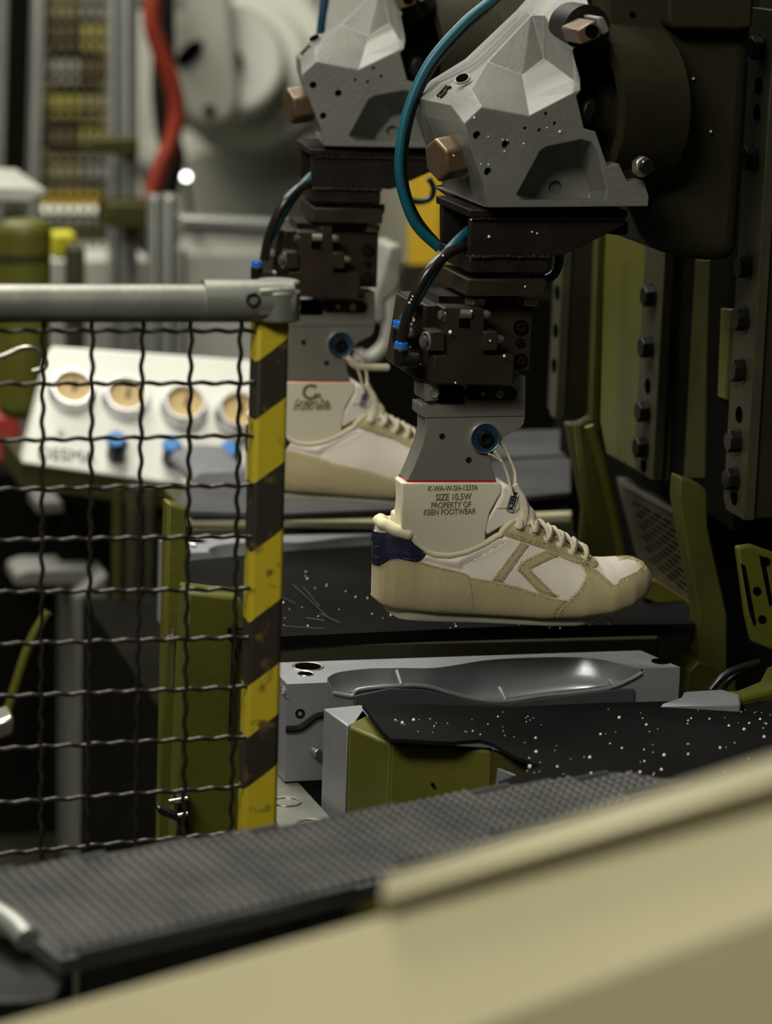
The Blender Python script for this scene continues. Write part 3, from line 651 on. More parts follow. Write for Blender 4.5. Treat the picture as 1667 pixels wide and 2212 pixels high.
    for s_ in (1, -1):
        for (p, n) in E_:
            pp = p.copy(); nn = n.copy()
            if s_ < 0: pp = pp*mir; nn = nn*mir
            make('eyelet', MB().lathe(pp, nn, [(.0048, -.0003), (.0046, .0010), (.0034, .0012), (.0028, .0), (0, -.0002)]), binding if s_ else suede, t)
    def topz(x): return np.interp(x, X, zt)
    for i in range(len(E_)):
        for s_ in (1, -1):
            p, n = E_[i]; a = p.copy(); na = n.copy()
            b, nb = E_[min(i+1, len(E_)-1)] if i < len(E_)-1 else E_[i]
            b = b*mir; nb = nb*mir
            if i == len(E_)-1 and s_ < 0: continue
            xm = (a[0]+b[0])/2
            if i < len(E_)-1:
                mid = np.array([xm+.001, 0, topz(xm)+.0058+(.0012 if s_ > 0 else 0)])
            else: mid = np.array([xm, 0, topz(xm)+.005])
            path = [a-na*.001, a+na*.004, a*.6+mid*.4+na*.006+np.array([0, 0, .0025]), mid, b*.6+mid*.4+nb*.006+np.array([0, 0, .0015]), b+nb*.003, b-nb*.001]
            if s_ < 0: path = [q_*mir for q_ in path]
            make('lace', MB().tube(path, .0039, 8, flat=.62, sub=5), laceM, t)
    # upper lace loops round the clamp screw
    for offs, pts in ((0., [(855, 408), (880, 380), (893, 320), (880, 250), (850, 200), (838, 170)]), (.004, [(930, 430), (945, 390), (935, 330), (905, 290), (880, 240), (850, 195)])):
        a, n = surf(*pts[0]); pp = [a-n*.001, a+n*.004]+[onY(*s1(*q_), -.026+offs) for q_ in pts[1:]]
        make('lace', MB().tube(pp, .0042, 8, flat=.6, sub=5), laceM, t)
    G1 = [(1120, 1545), (1190, 1620), (1235, 1720), (1278, 1830), (1284, 1920), (1275, 2010), (1262, 2070)]
    G2 = [(1085, 1640), (1130, 1700), (1180, 1790), (1215, 1880), (1240, 1990), (1255, 2060)]
    G3 = [(1030, 1670), (1080, 1690), (1150, 1745), (1200, 1790)]
    for gg, Y in ((G1, -.020), (G2, -.027), (G3, -.03)):
        make('lace', MB().tube([onG(*q_, Y) for q_ in gg], .0040 if gg is not G3 else .0022, 8, flat=.4, sub=5), laceM, t)
    # sole board under the stitched edge
    mb = MB(); vs = []; n = 60
    xa = onY(*s1(150, 850), -.02)[0]; xb = onY(*s1(1370, 890), -.02)[0]
    us = np.linspace(0, 1, n)
    botz = [(150, 858), (170, 885), (210, 905), (400, 912), (700, 920), (1000, 928), (1150, 925), (1280, 905), (1370, 872)]
    BZ = np.array([onY(*s1(*p_), -.020)[[0, 2]] for p_ in botz])
    for uq in us:
        x = xa+(xb-xa)*uq; ww = np.interp(x, X, W)*.72*min(1, math.sin(math.pi*min(uq*4, .5)))**.5*min(1, max(.02, math.sin(math.pi*min((1-uq)*3, .5))))**.6
        zt_ = np.interp(x, X, zb)+.004; zl = np.interp(x, BZ[:, 0], BZ[:, 1]); zl = min(zl, zt_-.002)
        vs += [(x, -ww, zt_), (x, -ww, zl+.003), (x, -ww*.93, zl), (x, ww*.93, zl), (x, ww, zl+.003), (x, ww, zt_)]
    fs = [(i*6+k, i*6+(k+1) % 6, (i+1)*6+(k+1) % 6, (i+1)*6+k) for i in range(n-1) for k in range(6)]+[tuple(range(6)), tuple(range((n-1)*6, n*6))]
    mb.add(vs, fs, True); make('bottom_board', mb, mat('translucent_board', (.50, .48, .36), .35, 0, .06, 20, .05, 100), t, label='smooth pale board under the foot')
    # strobel stitching round the bottom edge
    mb = MB(); mc = MB()
    for i in range(6, NU-6, max(1, NU//150)):
        for s_ in (1, -1):
            j = int(NV*.12)+3; a = V2[i*NV+j].copy(); b = V2[i*NV+j+9].copy(); nn = Nn[i*NV+j+4].copy()
            if s_ < 0: a = a*mir; b = b*mir; nn = nn*mir
            mb.tube([a+nn*.0002, b+nn*.0002], .0004, 4, sub=1, caps=False)
    make('edge_stitching', mb, binding, t, kind='stuff')
    return t, surf
sneaker1, surf1 = build_sneaker('whole cream suede and white leather sneaker with navy heel on the front last', True)
# lettering pressed into the heel tab
p, n = surf1(112, 470, .0002)
text_mesh('heel_mark', 'KEEN', .011, p+np.array([.002, -.001, 0]), (.75, -.66, -.1), (0, 0, 1), navyink, sneaker1, bold=.0003)
p, n = surf1(98, 535, .0004)
make('heel_mark', MB().tube([p+np.array([.004*math.cos(a), -.003*math.cos(a), .006*math.sin(a)]) for a in np.linspace(0, 6.28, 16)], .0006, 6, sub=1), navyink, sneaker1)
# ================================================================== STATION TWO (behind)
OFF = (0, D2, 0)
def second(o, label, rz=0, dx=0):
    c = copy_tree(o, (dx, D2, 0)); c['label'] = label; c.rotation_euler.z = math.radians(rz); return c
second(head, 'faceted grey cast head of the second station, behind the teal hose', -11)
second(br, 'dark welded bracket under the second, slightly blurred cast head', -6, -.008)
second(fl, 'brown flange plate under the second station bracket', -5, -.004)
second(gr, 'brown gripper block of the second station, right of the guard post top', -4)
second(cl, 'aluminium clamp of the second station, right of the striped post')
for o in COL.objects:
    if o.get('category') == 'gasket': gk = o
second(gk, 'thin red gasket on the second, blurred cream last')
second(fit[1][0], 'black hose elbow with blue collar above the guard rail end', 0, -.012)
last2 = build_last('second cream plastic last with a large C mark, behind the post',
    [('C', 968, 1070, .026, 1.0, .0008), ('m', 989, 1076, .011, 1.0, .0006), ('Creative Fut', 975, 1094, .0098, .85, .0003), ('STUDIO SERIES', 975, 1107, .0088, .80, .0003)])
last2.location = Vector(last2.location)+Vector(OFF)
sneaker2, surf2 = build_sneaker('second blurred cream sneaker on the last behind the striped post', False, 260, 80)
sneaker2.location = Vector(sneaker2.location)+Vector(OFF)
# hoses of station one
def hose(label, pts, Y, r, m, parent=None):
    path = [onY(q[0], q[1], q[2] if len(q) > 2 else Y) for q in pts]
    return make('air_hose', MB().tube(path, r, 12, sub=6), m, None, label=label, cat='hose')
hose('long teal air hose arching down left of the front cast head', [(1100, -40), (1060, 0), (1000, 50), (930, 130), (888, 215), (866, 300), (862, 370), (873, 430), (900, 490), (948, 536)], .075, .0050, teal)
hose('black hose running along the inside of the long teal arch', [(1100, -24), (1052, 20), (1008, 60), (942, 135), (900, 215), (878, 300), (873, 370), (884, 430), (908, 480), (950, 530)], .085, .0035, blacktube)
h_t = hose('short teal hose from the front bracket down to the gripper elbow', [(1040, 480, .0), (1008, 502, -.02), (970, 540, -.04), (930, 595, -.04), (898, 650, -.03), (872, 690, -.02)], -.03, .0052, teal)
h_b = hose('short black hose beside the teal one, speckled with foam, to the front gripper', [(1040, 510, .0), (1005, 530, -.03), (965, 548, -.05), (930, 580, -.06), (900, 630, -.06), (880, 680, -.055), (868, 735, -.05)], -.05, .0056, blacktube)
h_r = hose('teal hose end curling out right under the front bracket', [(1208, 545), (1206, 570), (1196, 592), (1178, 603), (1160, 606)], .02, .0050, teal)
pts = [onY(x+random.uniform(-2, 2), y+random.uniform(-2, 2), -.063) for x, y in ((958, 551), (935, 573), (925, 582), (912, 600), (905, 612), (897, 628), (893, 640), (889, 649), (886, 655))]
drops('foam_drops', pts, 'tiny white foam specks on the black hose at the front gripper', r=(.0009, .0016))
c = copy_tree(h_b, (-.004, D2, 0)); c['label'] = 'black hose of the second station bending down to the blue collar'
c = copy_tree(h_t, (-.004, D2, 0)); c['label'] = 'teal hose of the second station beside its black hose'
hose('dark hose dropping from the top edge behind the second cast head', [(706, -20), (694, 50), (692, 120), (720, 200)], .78, .0055, mat('navy_tube', (.0, .03, .06), .35))
hose('thin teal loop hanging left of the yellow column', [(860, 400), (880, 428), (905, 436), (930, 428), (936, 405), (925, 385)], .70, .0040, teal)
hose('teal hose behind the second bracket, above its black hose', [(700, 335), (675, 350), (668, 380)], .66, .0045, teal)
# ================================================================== MOULDS
def cm6(x, y): return (580+x/1.5336, 1340+y/1.5336)
def build_mould(label):
    ZT = .867
    t = thing('shoe_mould', label, 'mould', onZ(1000, 1440, ZT)-np.array([0, 0, .11]))
    Yf = onZ(620, 1478, ZT)[1]
    Tc = [(195, 190), (232, 172), (330, 160), (430, 158), (540, 158), (620, 148), (720, 132), (850, 124), (1000, 122), (1100, 130), (1180, 148), (1218, 158), (1232, 161)]
    Rc = [(214, 240), (275, 250), (300, 228), (430, 216), (520, 218), (600, 240), (690, 262), (785, 267), (900, 250), (1020, 238), (1130, 222), (1205, 190), (1234, 172)]
    Tp = [onZ(*cm6(*p), ZT) for p in Tc]; Rp = [onY(*cm6(*p), Yf) for p in Rc]
    def res(Pl, n):
        A = np.array(Pl); x = np.arange(len(A)); xs = np.linspace(0, len(A)-1, n)
        out = []
        for q in xs:
            i = min(int(q), len(A)-2); tt = q-i; p0 = A[max(i-1, 0)]; p1 = A[i]; p2 = A[i+1]; p3 = A[min(i+2, len(A)-1)]
            out.append(.5*((2*p1)+(-p0+p2)*tt+(2*p0-5*p1+4*p2-p3)*tt*tt+(-p0+3*p1-3*p2+p3)*tt**3))
        return out
    n = 60; Tp = res(Tp, n); Rp = res(Rp, n)
    # cavity surface
    vs = []; m_ = 10
    for i in range(n):
        a, b = Tp[i], Rp[i]; s_ = math.sin(math.pi*i/(n-1))**.5
        for j in range(m_+1):
            q = j/m_; p = a*(1-q)+b*q; p = p+np.array([0, .012, -.022])*math.sin(math.pi*q)*s_; vs.append(p)
    fs = [(i*(m_+1)+j, (i+1)*(m_+1)+j, (i+1)*(m_+1)+j+1, i*(m_+1)+j+1) for i in range(n-1) for j in range(m_)]
    make('cavity', MB().add(vs, fs, True), cavm, t, label='smooth polished sole cavity')
    # block: top face with cavity edge, front face below the rim, sides
    tl, bl, brr, fr = onZ(*cm6(62, 212), ZT), onZ(576, 1432, ZT), onZ(1383, 1405, ZT), onZ(*cm6(1366, 158), ZT)
    back_dy = bl[1]
    tl = np.array([tl[0], Yf, ZT]); fr = np.array([fr[0], Yf, ZT])
    top = [tl, onZ(*cm6(195, 207), ZT)]+Tp+[onZ(*cm6(1240, 160), ZT), fr, brr, bl]
    top[1][1] = Yf; 
    zb = ZT-.105
    front = [tl, top[1]]+Rp+[onY(*cm6(1240, 160), Yf), fr, fr-np.array([0, 0, .105]), tl-np.array([0, 0, .105])]
    mb = MB(); mb.add(top, [tuple(range(len(top)))]); mb.add(front, [tuple(range(len(front)))])
    dn = np.array([0, 0, -.105])
    mb.add([tl, bl, bl+dn, tl+dn], [(0, 1, 2, 3)]); mb.add([fr, brr, brr+dn, fr+dn], [(0, 1, 2, 3)]); mb.add([bl, brr, brr+dn, bl+dn], [(0, 1, 2, 3)])
    mb.add([tl+dn, fr+dn, brr+dn, bl+dn], [(0, 1, 2, 3)])
    mb.add([Tp[0], Rp[0], top[1]], [(0, 1, 2)]); e = onZ(*cm6(1240, 160), ZT)
    o = make('block', mb, aludk, t)
    # rim beads and notches
    make('parting_rim', MB().tube([p+np.array([0, -.001, 0]) for p in Rp], .0022, 8, sub=1), aludk, t)
    for x0_, y0_, x1_, y1_ in ((425, 168, 440, 214), (765, 225, 787, 266), (1130, 200, 1150, 222)):
        make('vent_notch', MB().tube([onY(*cm6(x0_, y0_), Yf+.018), onY(*cm6(x1_, y1_), Yf-.001)], .0024, 8, sub=1), aludk, t)
    for x, y, r in ((130, 152, .0172), (122, 176, .0088)):
        p = onZ(*cm6(x, y), ZT+.0006); make('guide_hole', MB().lathe(p, (0, 0, -1), [(r*.95, -.0004), (r*.85, 0), (r*.80, .02), (0, .02)]).lathe(p, (0, 0, -1), [(r*1.0, .0004), (r*.95, -.0004)]), steel, t)
        make('hole_floor', MB().cyl(p+np.array([0, .0, -.0006]), (0, 0, 1), r*.8, .0007), hole, t)
    p = onZ(*cm6(1298, 136), ZT+.0006); make('guide_hole', MB().cyl(p, (0, 0, 1), .0100, .0008), hole, t)
    p = onY(*cm6(104, 309), Yf); make('socket_screw', MB().lathe(p, (0, -1, 0), [(.0052, -.001), (.0052, .0006), (.0042, .0006), (.0024, .0004), (.0022, -.001), (0, -.001)]), blacks, t)
    p = onY(*cm6(150, 432), Yf); make('grease_nipple', MB().cyl(p, (.3, -1, -.1), .0052, .010, 16), steel, t, bevel=.001)
    make('curved_groove', MB().tube([onY(*cm6(*q), Yf-.0005) for q in ((58, 362), (100, 358), (130, 340), (155, 320), (185, 314))], .004, 8), blacks, t)
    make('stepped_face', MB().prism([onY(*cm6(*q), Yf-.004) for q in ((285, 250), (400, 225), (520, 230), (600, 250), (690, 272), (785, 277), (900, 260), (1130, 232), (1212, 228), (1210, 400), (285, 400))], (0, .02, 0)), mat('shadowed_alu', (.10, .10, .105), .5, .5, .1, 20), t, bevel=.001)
    for k, (x, y) in enumerate(((42, 235),)):
        text_mesh('engraved_mark', '/HSV/-', .016, onX(*cm6(x+4, y), tl[0]-.0006), (0, -1, 0), (0, 0, 1), steel, t)
    return t
mould1 = build_mould('front light grey aluminium mould half with open sole cavity below the sneaker')
c = copy_tree(mould1, (0, D2, 0)); c['label'] = 'second aluminium mould half behind, showing its blurred cavity left of the navy heel'
# front half block with olive shroud
ZB = .857
def cm(x, y, Z=ZB): return onZ(*cm6(x, y), Z)
make('mould_front_half', MB().prism([cm(182, 292), cm(262, 349), cm(330, 318), cm(420, 286), cm(300, 280)], (0, 0, -.19)), aludk, None, bevel=.0015,
     label='light aluminium end of the near mould half, scratched left face', cat='mould')
sh = thing('olive_shroud', 'olive painted angular steel shroud around the near mould half', 'machine cover', cm(500, 420)-np.array([0, 0, .2]))
make('end_panel', MB().prism([cm(266, 350), cm(403, 409), cm(412, 402), cm(315, 292), cm(300, 300)], (0, 0, -.22)), olive, sh, bevel=.003)
make('front_panel', MB().prism([cm(403, 409), cm(740, 432), cm(745, 420), cm(412, 398)], (0, 0, -.22)), olive, sh, bevel=.003)
make('side_wing', MB().prism([cm(738, 432), cm(900, 492), cm(906, 484), cm(745, 422)], (0, 0, -.22)), olivedk, sh, bevel=.003)
make('wing_window', MB().prism([p+np.array([-.002, -.006, -.012]) for p in (cm(760, 445), cm(850, 478), cm(850, 478)+np.array([0, 0, -.045]), cm(745, 438)+np.array([0, 0, -.06]))], (.002, .004, 0)), cavm, sh, bevel=.001)
make('small_hole', MB().cyl(onY(*cm6(545, 546), cm(545, 420)[1]-.004), (0, 1, 0), .0018, .003, 12), hole, sh)
# big black rubber mat over the near half
def sheet(name, pts, th, m, label, Z=None, wav=.0, n=0, cat='mat', bevel=.0015):
    return make(name, MB().prism(pts, (0, 0, -th)), m, None, bevel=bevel, label=label, cat=cat)
def drape(name, outline_px, Z, m, label, zf=lambda x, y: 0, th=.004, N=40):
    P = [onZ(x, y, Z) for x, y in outline_px]; A = np.array(P)
    v2 = [Vector((p[0], p[1])) for p in P]; n0 = len(v2)
    lo = A.min(0); hi = A.max(0); step = max(hi[0]-lo[0], hi[1]-lo[1])/N
    xs = np.arange(lo[0], hi[0], step); ys = np.arange(lo[1], hi[1], step); ins = np.array([(a, b) for a in xs for b in ys])
    d, _ = sdf(ins, A[:, :2]); ins = ins[d < -step*.4]
    v2 += [Vector((a, b)) for a, b in ins]
    r = delaunay_2d_cdt(v2, [(i, (i+1) % n0) for i in range(n0)], [], 1, 1e-6)
    V = [np.array([p.x, p.y, Z+zf(p.x, p.y)]) for p in r[0]]; F = [tuple(f) for f in r[2]]; nv = len(V)
    cnt = set()
    for f in F:
        for a, b in zip(f, f[1:]+f[:1]): cnt.add((a, b))
    vs = V+[p-np.array([0, 0, th]) for p in V]; fs = F+[tuple(q+nv for q in f[::-1]) for f in F]+[(b, a, a+nv, b+nv) for a, b in cnt if (b, a) not in cnt]
    mb = MB().add(vs, fs, True); o = make(name, mb, m, None, label=label, cat='mat')
    return o, [p for p in V]
wave = lambda x, y: .003*math.sin(x*22+y*9)+.002*math.sin(y*31-x*12)
matA, mp = drape('rubber_mat', [cm6(*q) for q in ((310, 282), (345, 330), (372, 372), (404, 404), (520, 410), (600, 412), (700, 398), (745, 408), (800, 440), (900, 490), (760, 548), (800, 640), (1400, 900), (2000, 1000), (2200, 260), (1660, 252), (1400, 268), (1100, 284), (800, 282), (500, 268), (400, 278))], .868, rubber, 'large black rubber mat speckled with foam in front of the mould', wave)
pts = []
A6 = np.array([cm6(*q) for q in ((340, 310), (410, 400), (740, 410), (820, 450), (830, 600), (1700, 700), (1700, 260), (1300, 280), (800, 292))])
while len(pts) < 150:
    x = random.uniform(600, 1680); y = random.uniform(1500, 1760); d, _ = sdf(np.array([[x, y]]), A6)
    if d[0] < -4:
        p = onZ(x, y, .868); p[2] += wave(p[0], p[1])+.0004; pts.append(p)
pts.append(onZ(1337, 1678, .870))
drops('foam_drops', pts, 'scattered white foam specks on the large near rubber mat', r=(.0005, .0019))
# edge bar behind front mould
make('table_edge_bar', MB().prism([onZ(590, 1394, .872), onZ(1419, 1378, .872), onZ(1423, 1371, .872), onZ(590, 1385, .872)], (0, 0, -.10)), oliveplate, None, bevel=.002,
     label='olive grey flat bar along the back of the front mould', cat='bar')
#@@MATS
# mat between station one and two
w2 = lambda x, y: .002*math.sin(x*17+y*7)
matB, _ = drape('rubber_mat', [(448, 1332), (480, 1350), (545, 1380), (605, 1372), (1100, 1356), (1500, 1345), (1480, 1300), (1250, 1200), (1240, 1150), (600, 1195), (380, 1212), (384, 1268), (470, 1290), (540, 1312), (520, 1328)], .885, rubber, 'scuffed black rubber mat behind the front sneaker', w2, th=.012)
mb = MB()
for a, b in (((632, 1262), (705, 1330)), ((655, 1268), (690, 1310)), ((610, 1290), (640, 1305)), ((700, 1340), (660, 1335)), ((612, 1352), (700, 1358)), ((690, 1325), (735, 1345))):
    mb.tube([onZ(*a, .8875), onZ(*b, .8875)], .0005, 5, sub=1)
make('scratch_marks', mb, rubberg, None, label='pale scratches scraped into the black mat left of the sneaker', cat='scratches', kind='stuff')
pts = [onZ(random.uniform(600, 860), random.uniform(1230, 1365), .887) for _ in range(26)]+[onZ(random.uniform(860, 1330), random.uniform(1345, 1358), .887) for _ in range(12)]+[onZ(random.uniform(455, 560), random.uniform(1325, 1345), .8875) for _ in range(9)]
drops('foam_drops', pts, 'sparse foam specks on the scuffed mat behind the sneaker heel', r=(.0006, .0015))
matC, _ = drape('rubber_mat', [(430, 1020), (470, 1018), (900, 1000), (1230, 985), (1232, 1060), (860, 1100), (600, 1108), (410, 1108), (380, 1085)], .892, rubberg, 'grey worn rubber mat under the second sneaker', w2, th=.006)
make('tray_lip', MB().prism([onZ(372, 1120, .882), onZ(860, 1128, .882), onZ(1235, 1112, .882), onZ(1235, 1102, .882), onZ(860, 1118, .882), (onZ(395, 1108, .882)), onZ(372, 1095, .882)], (0, 0, -.010)), cream, None, bevel=.002, label='pale lipped tray edge below the grey worn mat', cat='tray')
make('channel_bar', MB().prism([onZ(415, 1142, .872), onZ(1240, 1130, .872), onZ(1240, 1120, .872), onZ(415, 1130, .872)], (0, 0, -.05)), oliveplate, None, bevel=.002, label='olive grey bar above the second mould block', cat='bar')
matD, _ = drape('rubber_mat', [(900, 940), (1230, 925), (1232, 985), (900, 995)], .895, rubberg, 'far grey mat seen right of the front clamp', w2, th=.006)
# olive machine housing, left
hs = thing('olive_housing', 'olive painted machine housing behind the mesh guard', 'machine housing', onY(450, 1800, .30)-np.array([0, 0, .3]))
make('front_panel', MB().prism(pyY([(405, 1278), (520, 1292), (560, 1385), (600, 1392), (600, 1850), (520, 1850), (380, 1850)], .16), (0, .05, 0)), olive, hs, bevel=.004)
make('side_panel', MB().prism(pyY([(362, 1085), (404, 1100), (410, 1278), (392, 1850), (345, 1850)], .26), (0, .03, 0)), olive, hs, bevel=.004)
make('upper_block', MB().prism(pyY([(385, 1088), (560, 1078), (1230, 1070), (1230, 1180), (395, 1180)], .78), (0, .1, 0)), olivedk, hs, bevel=.004)
make('corner_bolt', MB().cyl(onY(366, 1378, .25), (0, -1, 0), .004, .006, 8), steel, hs)
ax_ = MB().tube([onY(374, 1360, .25), onY(372, 1480, .25)], .0022, 8, sub=1); make('sight_tube', ax_, steel, hs)
make('spindle', MB().tube([onY(498, 1600, .15), onY(508, 1350, .15)], .003), blacks, hs)
make('panel_knob', MB().prism(pyY([(406, 1640), (418, 1632), (418, 1655)], .19), (0, .01, 0)), hole, hs)
lv = thing('toggle_clamp', 'small black toggle lever with steel rods at the foot of the olive housing', 'lever', onY(385, 1800, .12))
make('handle', MB().prism(pyY([(338, 1748), (345, 1742), (405, 1768), (400, 1782), (345, 1760)], .12), (0, .012, 0)), blacktube, lv, bevel=.002)
make('rod', MB().tube(pyY([(365, 1732), (405, 1725)], .12), .0028), steel, lv)
make('rod', MB().tube(pyY([(384, 1763), (405, 1758)], .115), .003), steel, lv)
make('bracket', MB().prism(pyY([(382, 1722), (408, 1718), (408, 1805), (392, 1800), (384, 1775)], .135), (0, .02, 0)), blacks, lv, bevel=.001)
make('bright_screw', MB().cyl(onY(468, 1800, .18), (0, -1, .2), .005, .008, 12), steel, None, label='bright steel screw low on the olive housing', cat='screw')
# track plate and block
tk = thing('track_plate', 'oily steel track plate with countersunk bolts beside the hazard post', 'plate', onZ(655, 1790, .70))
make('plate', MB().prism([onZ(560, 1640, .76), onZ(600, 1640, .76), onZ(725, 1775, .76), onZ(725, 1900, .76), onZ(620, 1860, .76)], (0, 0, -.03)), galv, tk, bevel=.002)
for x, y in ((618, 1732), (672, 1780)):
    p = onZ(x, y, .7605); b_ = make('bolt', MB().lathe(p, (0, 0, 1), [(.016, 0), (.0155, .0012), (.0125, .0008), (.011, -.003), (.006, -.003), (0, -.003)]), steel, tk)
make('rusty_spacer_block', MB().prism(pyY([(598, 1672), (692, 1672), (692, 1702), (640, 1725), (598, 1690)], .02), (0, .1, 0)), mat('oily_rust', (.12, .09, .03), .4, .3, .3, 30), None, bevel=.002, label='rust brown spacer block under the front mould', cat='block')
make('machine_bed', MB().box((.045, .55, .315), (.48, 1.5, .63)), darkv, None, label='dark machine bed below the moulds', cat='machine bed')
#@@RIGHT
# ================================================================== RIGHT COLUMN
XP = .305
def slab(name, label, off):
    t = thing(name, label, 'machine column', np.array([XP+.05, -.08+off, 0.2]))
    return t
gd = thing('guide_column', 'dark press guide column at right edge with bolted vertical strips', 'machine column', (XP+.1, .1, .4))
yA = onX(1625, 600, XP)[1]; yA1 = onX(1573, 600, XP)[1]
pl = lambda pts, X: [onX(x, y, X) for x, y in pts]
yn_, yf_ = onX(1607, 1122, XP)[1], onX(1560, 1105, XP)[1]
zt_, zb_ = 1.62, onX(1590, 1115, XP)[2]
make('slab', MB().prism([(XP+.012, yn_+.004, zb_), (XP+.4, yn_+.004, zb_), (XP+.4, yn_+.004, 1.75), (XP+.012, yn_+.004, 1.75)], (0, .07, 0)), castdk, gd, bevel=.003)
def strip(parent, dy, ztop, zbot, y0, y1, bolts, slots, holes):
    make('guide_strip', MB().prism([(XP, y0+dy, ztop), (XP, y1+dy, ztop), (XP, y1+dy, zbot+.012), (XP, y1+dy-.01, zbot), (XP, y0+dy, zbot)], (.012, 0, 0)), oliveplate, parent, bevel=.001)
    for z in bolts:
        b = make('bolt', MB().cyl((XP, (y0+y1)/2+dy, z), (-1, 0, 0), .0125, .012, 6), blacks, parent, bevel=.0012)
        make('washer', MB().cyl((XP+.001, (y0+y1)/2+dy, z), (-1, 0, 0), .0150, .0022, 20), blacks, b)
    for z in slots:
        make('strip_hole', MB().lathe((XP-.0003, (y0+y1)/2+dy, z), (-1, 0, 0), [(.0095, -.0005), (.0088, .0004), (.0078, .0002), (0, .0002)]), hole, parent)
yc = (yn_+yf_)/2
zOf = lambda x, y: onX(x, y, XP)[2]
strip(gd, 0, zOf(1640, 18), zb_, yn_, yf_, [zOf(1650, 105), zOf(1636, 345), zOf(1621, 578), zOf(1613, 692), zOf(1605, 802), zOf(1596, 955), zOf(1589, 1035)],
      [zOf(1651, 188), zOf(1648, 246), zOf(1605, 900), zOf(1594, 1078)], [])
yLn, yLf = onX(1410, 1035, XP)[1], onX(1368, 1015, XP)[1]
gl2 = thing('guide_column', 'inner olive guide column with bolted strip, left of the edge column', 'machine column', (XP+.1, .3, .4))
strip(gl2, 0, 1.42, zOf(1400, 1033), yLn, yLf, [zOf(1390, 632), zOf(1385, 742), zOf(1378, 880), zOf(1372, 955)], [zOf(1387, 828), zOf(1377, 997)], [])
make('olive_web', MB().prism([(XP+.012, yLn+.02, 1.5), (XP+.012, onX(1292, 800, XP+.012)[1], 1.5), (XP+.012, onX(1292, 800, XP+.012)[1], zOf(1300, 990)), (XP+.012, yLn+.02, zOf(1400, 1045))], (.03, 0, 0)), olive, gl2, bevel=.003)
make('dark_web', MB().prism([(XP+.02, yn_+.08, 1.5), (XP+.02, yLn+.0, 1.5), (XP+.02, yLn+.0, zb_-.02), (XP+.02, yn_+.08, zb_-.03)], (.3, 0, 0)), darkv, gl2)
make('inner_rail', MB().prism(pl([(1500, 560), (1530, 560), (1520, 1035), (1475, 1035)], XP+.018), (.02, 0, 0)), olivedk, gl2, bevel=.002)
make('inner_pad', MB().prism(pl([(1555, 665), (1580, 668), (1566, 865), (1548, 858)], XP+.016), (.02, 0, 0)), olive, gl2, bevel=.002)
# big rounded casting body at top right
bd_ = thing('press_arm_body', 'large dark olive cast arm body at the upper right', 'machine body', onY(1450, 560, .05))
mainp = [(1262, -500), (1660, -500), (1603, 530), (1585, 562), (1550, 568), (1490, 560), (1425, 545), (1395, 520), (1375, 470), (1360, 440), (1310, 300), (1300, 200), (1285, 60)]
make('body', MB().prism(pyY(smooth_poly(mainp, 1), -.005), (0, .22, 0)), castdk, bd_, bevel=.02, seg=4, ang=50)
make('raised_boss', MB().prism(pyY([(1440, -420), (1654, -420), (1626, 62), (1600, 66), (1455, 64), (1442, 50)], -.03), (0, .06, 0)), castdk, bd_, bevel=.010, seg=3)
make('ring_boss', MB().cyl(onY(1275, 215, .03), (1, .3, -.05), .085, .035, 40), castdk, bd_, bevel=.004)
for x, y in ((1366, 31), (1339, 83)): make('pit', MB().cyl(onY(x, y, -.0062), (0, 1, 0), .003, .002, 10), hole, bd_)
drops('foam_drops', [onY(x, y, -.009) for x, y in ((1497, 170), (1432, 217), (1535, 284), (1334, 218))]+[onY(x, y, -.012) for x, y in ((1291, 150), (1304, 155))], 'four white specks on the dark cast arm body', r=(.0014, .0018))
drops('foam_drops', [onC(x, y, Yf-.0004) for x, y in ((512, 707), (596, 988), (808, 862), (693, 909), (388, 934), (948, 766), (1025, 790), (596, 820), (683, 840), (710, 842), (552, 985))]+[onC(1525, 971, -.11)], 'small white specks on the front cast head', r=(.0008, .0018))
drops('foam_drops', [onG(x, y, -.0695) for x, y in ((668, 515), (1046, 598), (1180, 741), (717, 995), (870, 316))]+[onY(x, y, FY-.001) for x, y in ((1149, 501), (1160, 504), (1056, 511), (1134, 619), (1271, 460), (1018, 474))]+[onG(x, y, -.0216) for x, y in ((495, 370), (300, 440), (290, 650), (382, 820), (322, 402), (312, 388), (350, 735))],
      'white specks on the brown gripper and welded bracket', r=(.0010, .0021))
# right slab of station two
XPg = XP
g2 = thing('guide_column', 'blurred dark guide column of the second station, right of the gripper', 'machine column', (XP+.1, .1+D2, .4))
yo = D2
make('slab', MB().prism([(XP+.012, yn_+yo+.004, zb_-.0), (XP+.20, yn_+yo+.004, zb_), (XP+.20, yn_+yo+.004, 1.62), (XP+.012, yn_+yo+.004, 1.62)], (0, .07, 0)), castdk, g2, bevel=.003)
strip(g2, yo, 1.6, zb_, yn_, yn_+.5*(yf_-yn_), [], [zOf(1613, 692), zOf(1605, 802), zOf(1605, 900), zOf(1596, 985)], [])
g2.location.x -= .016
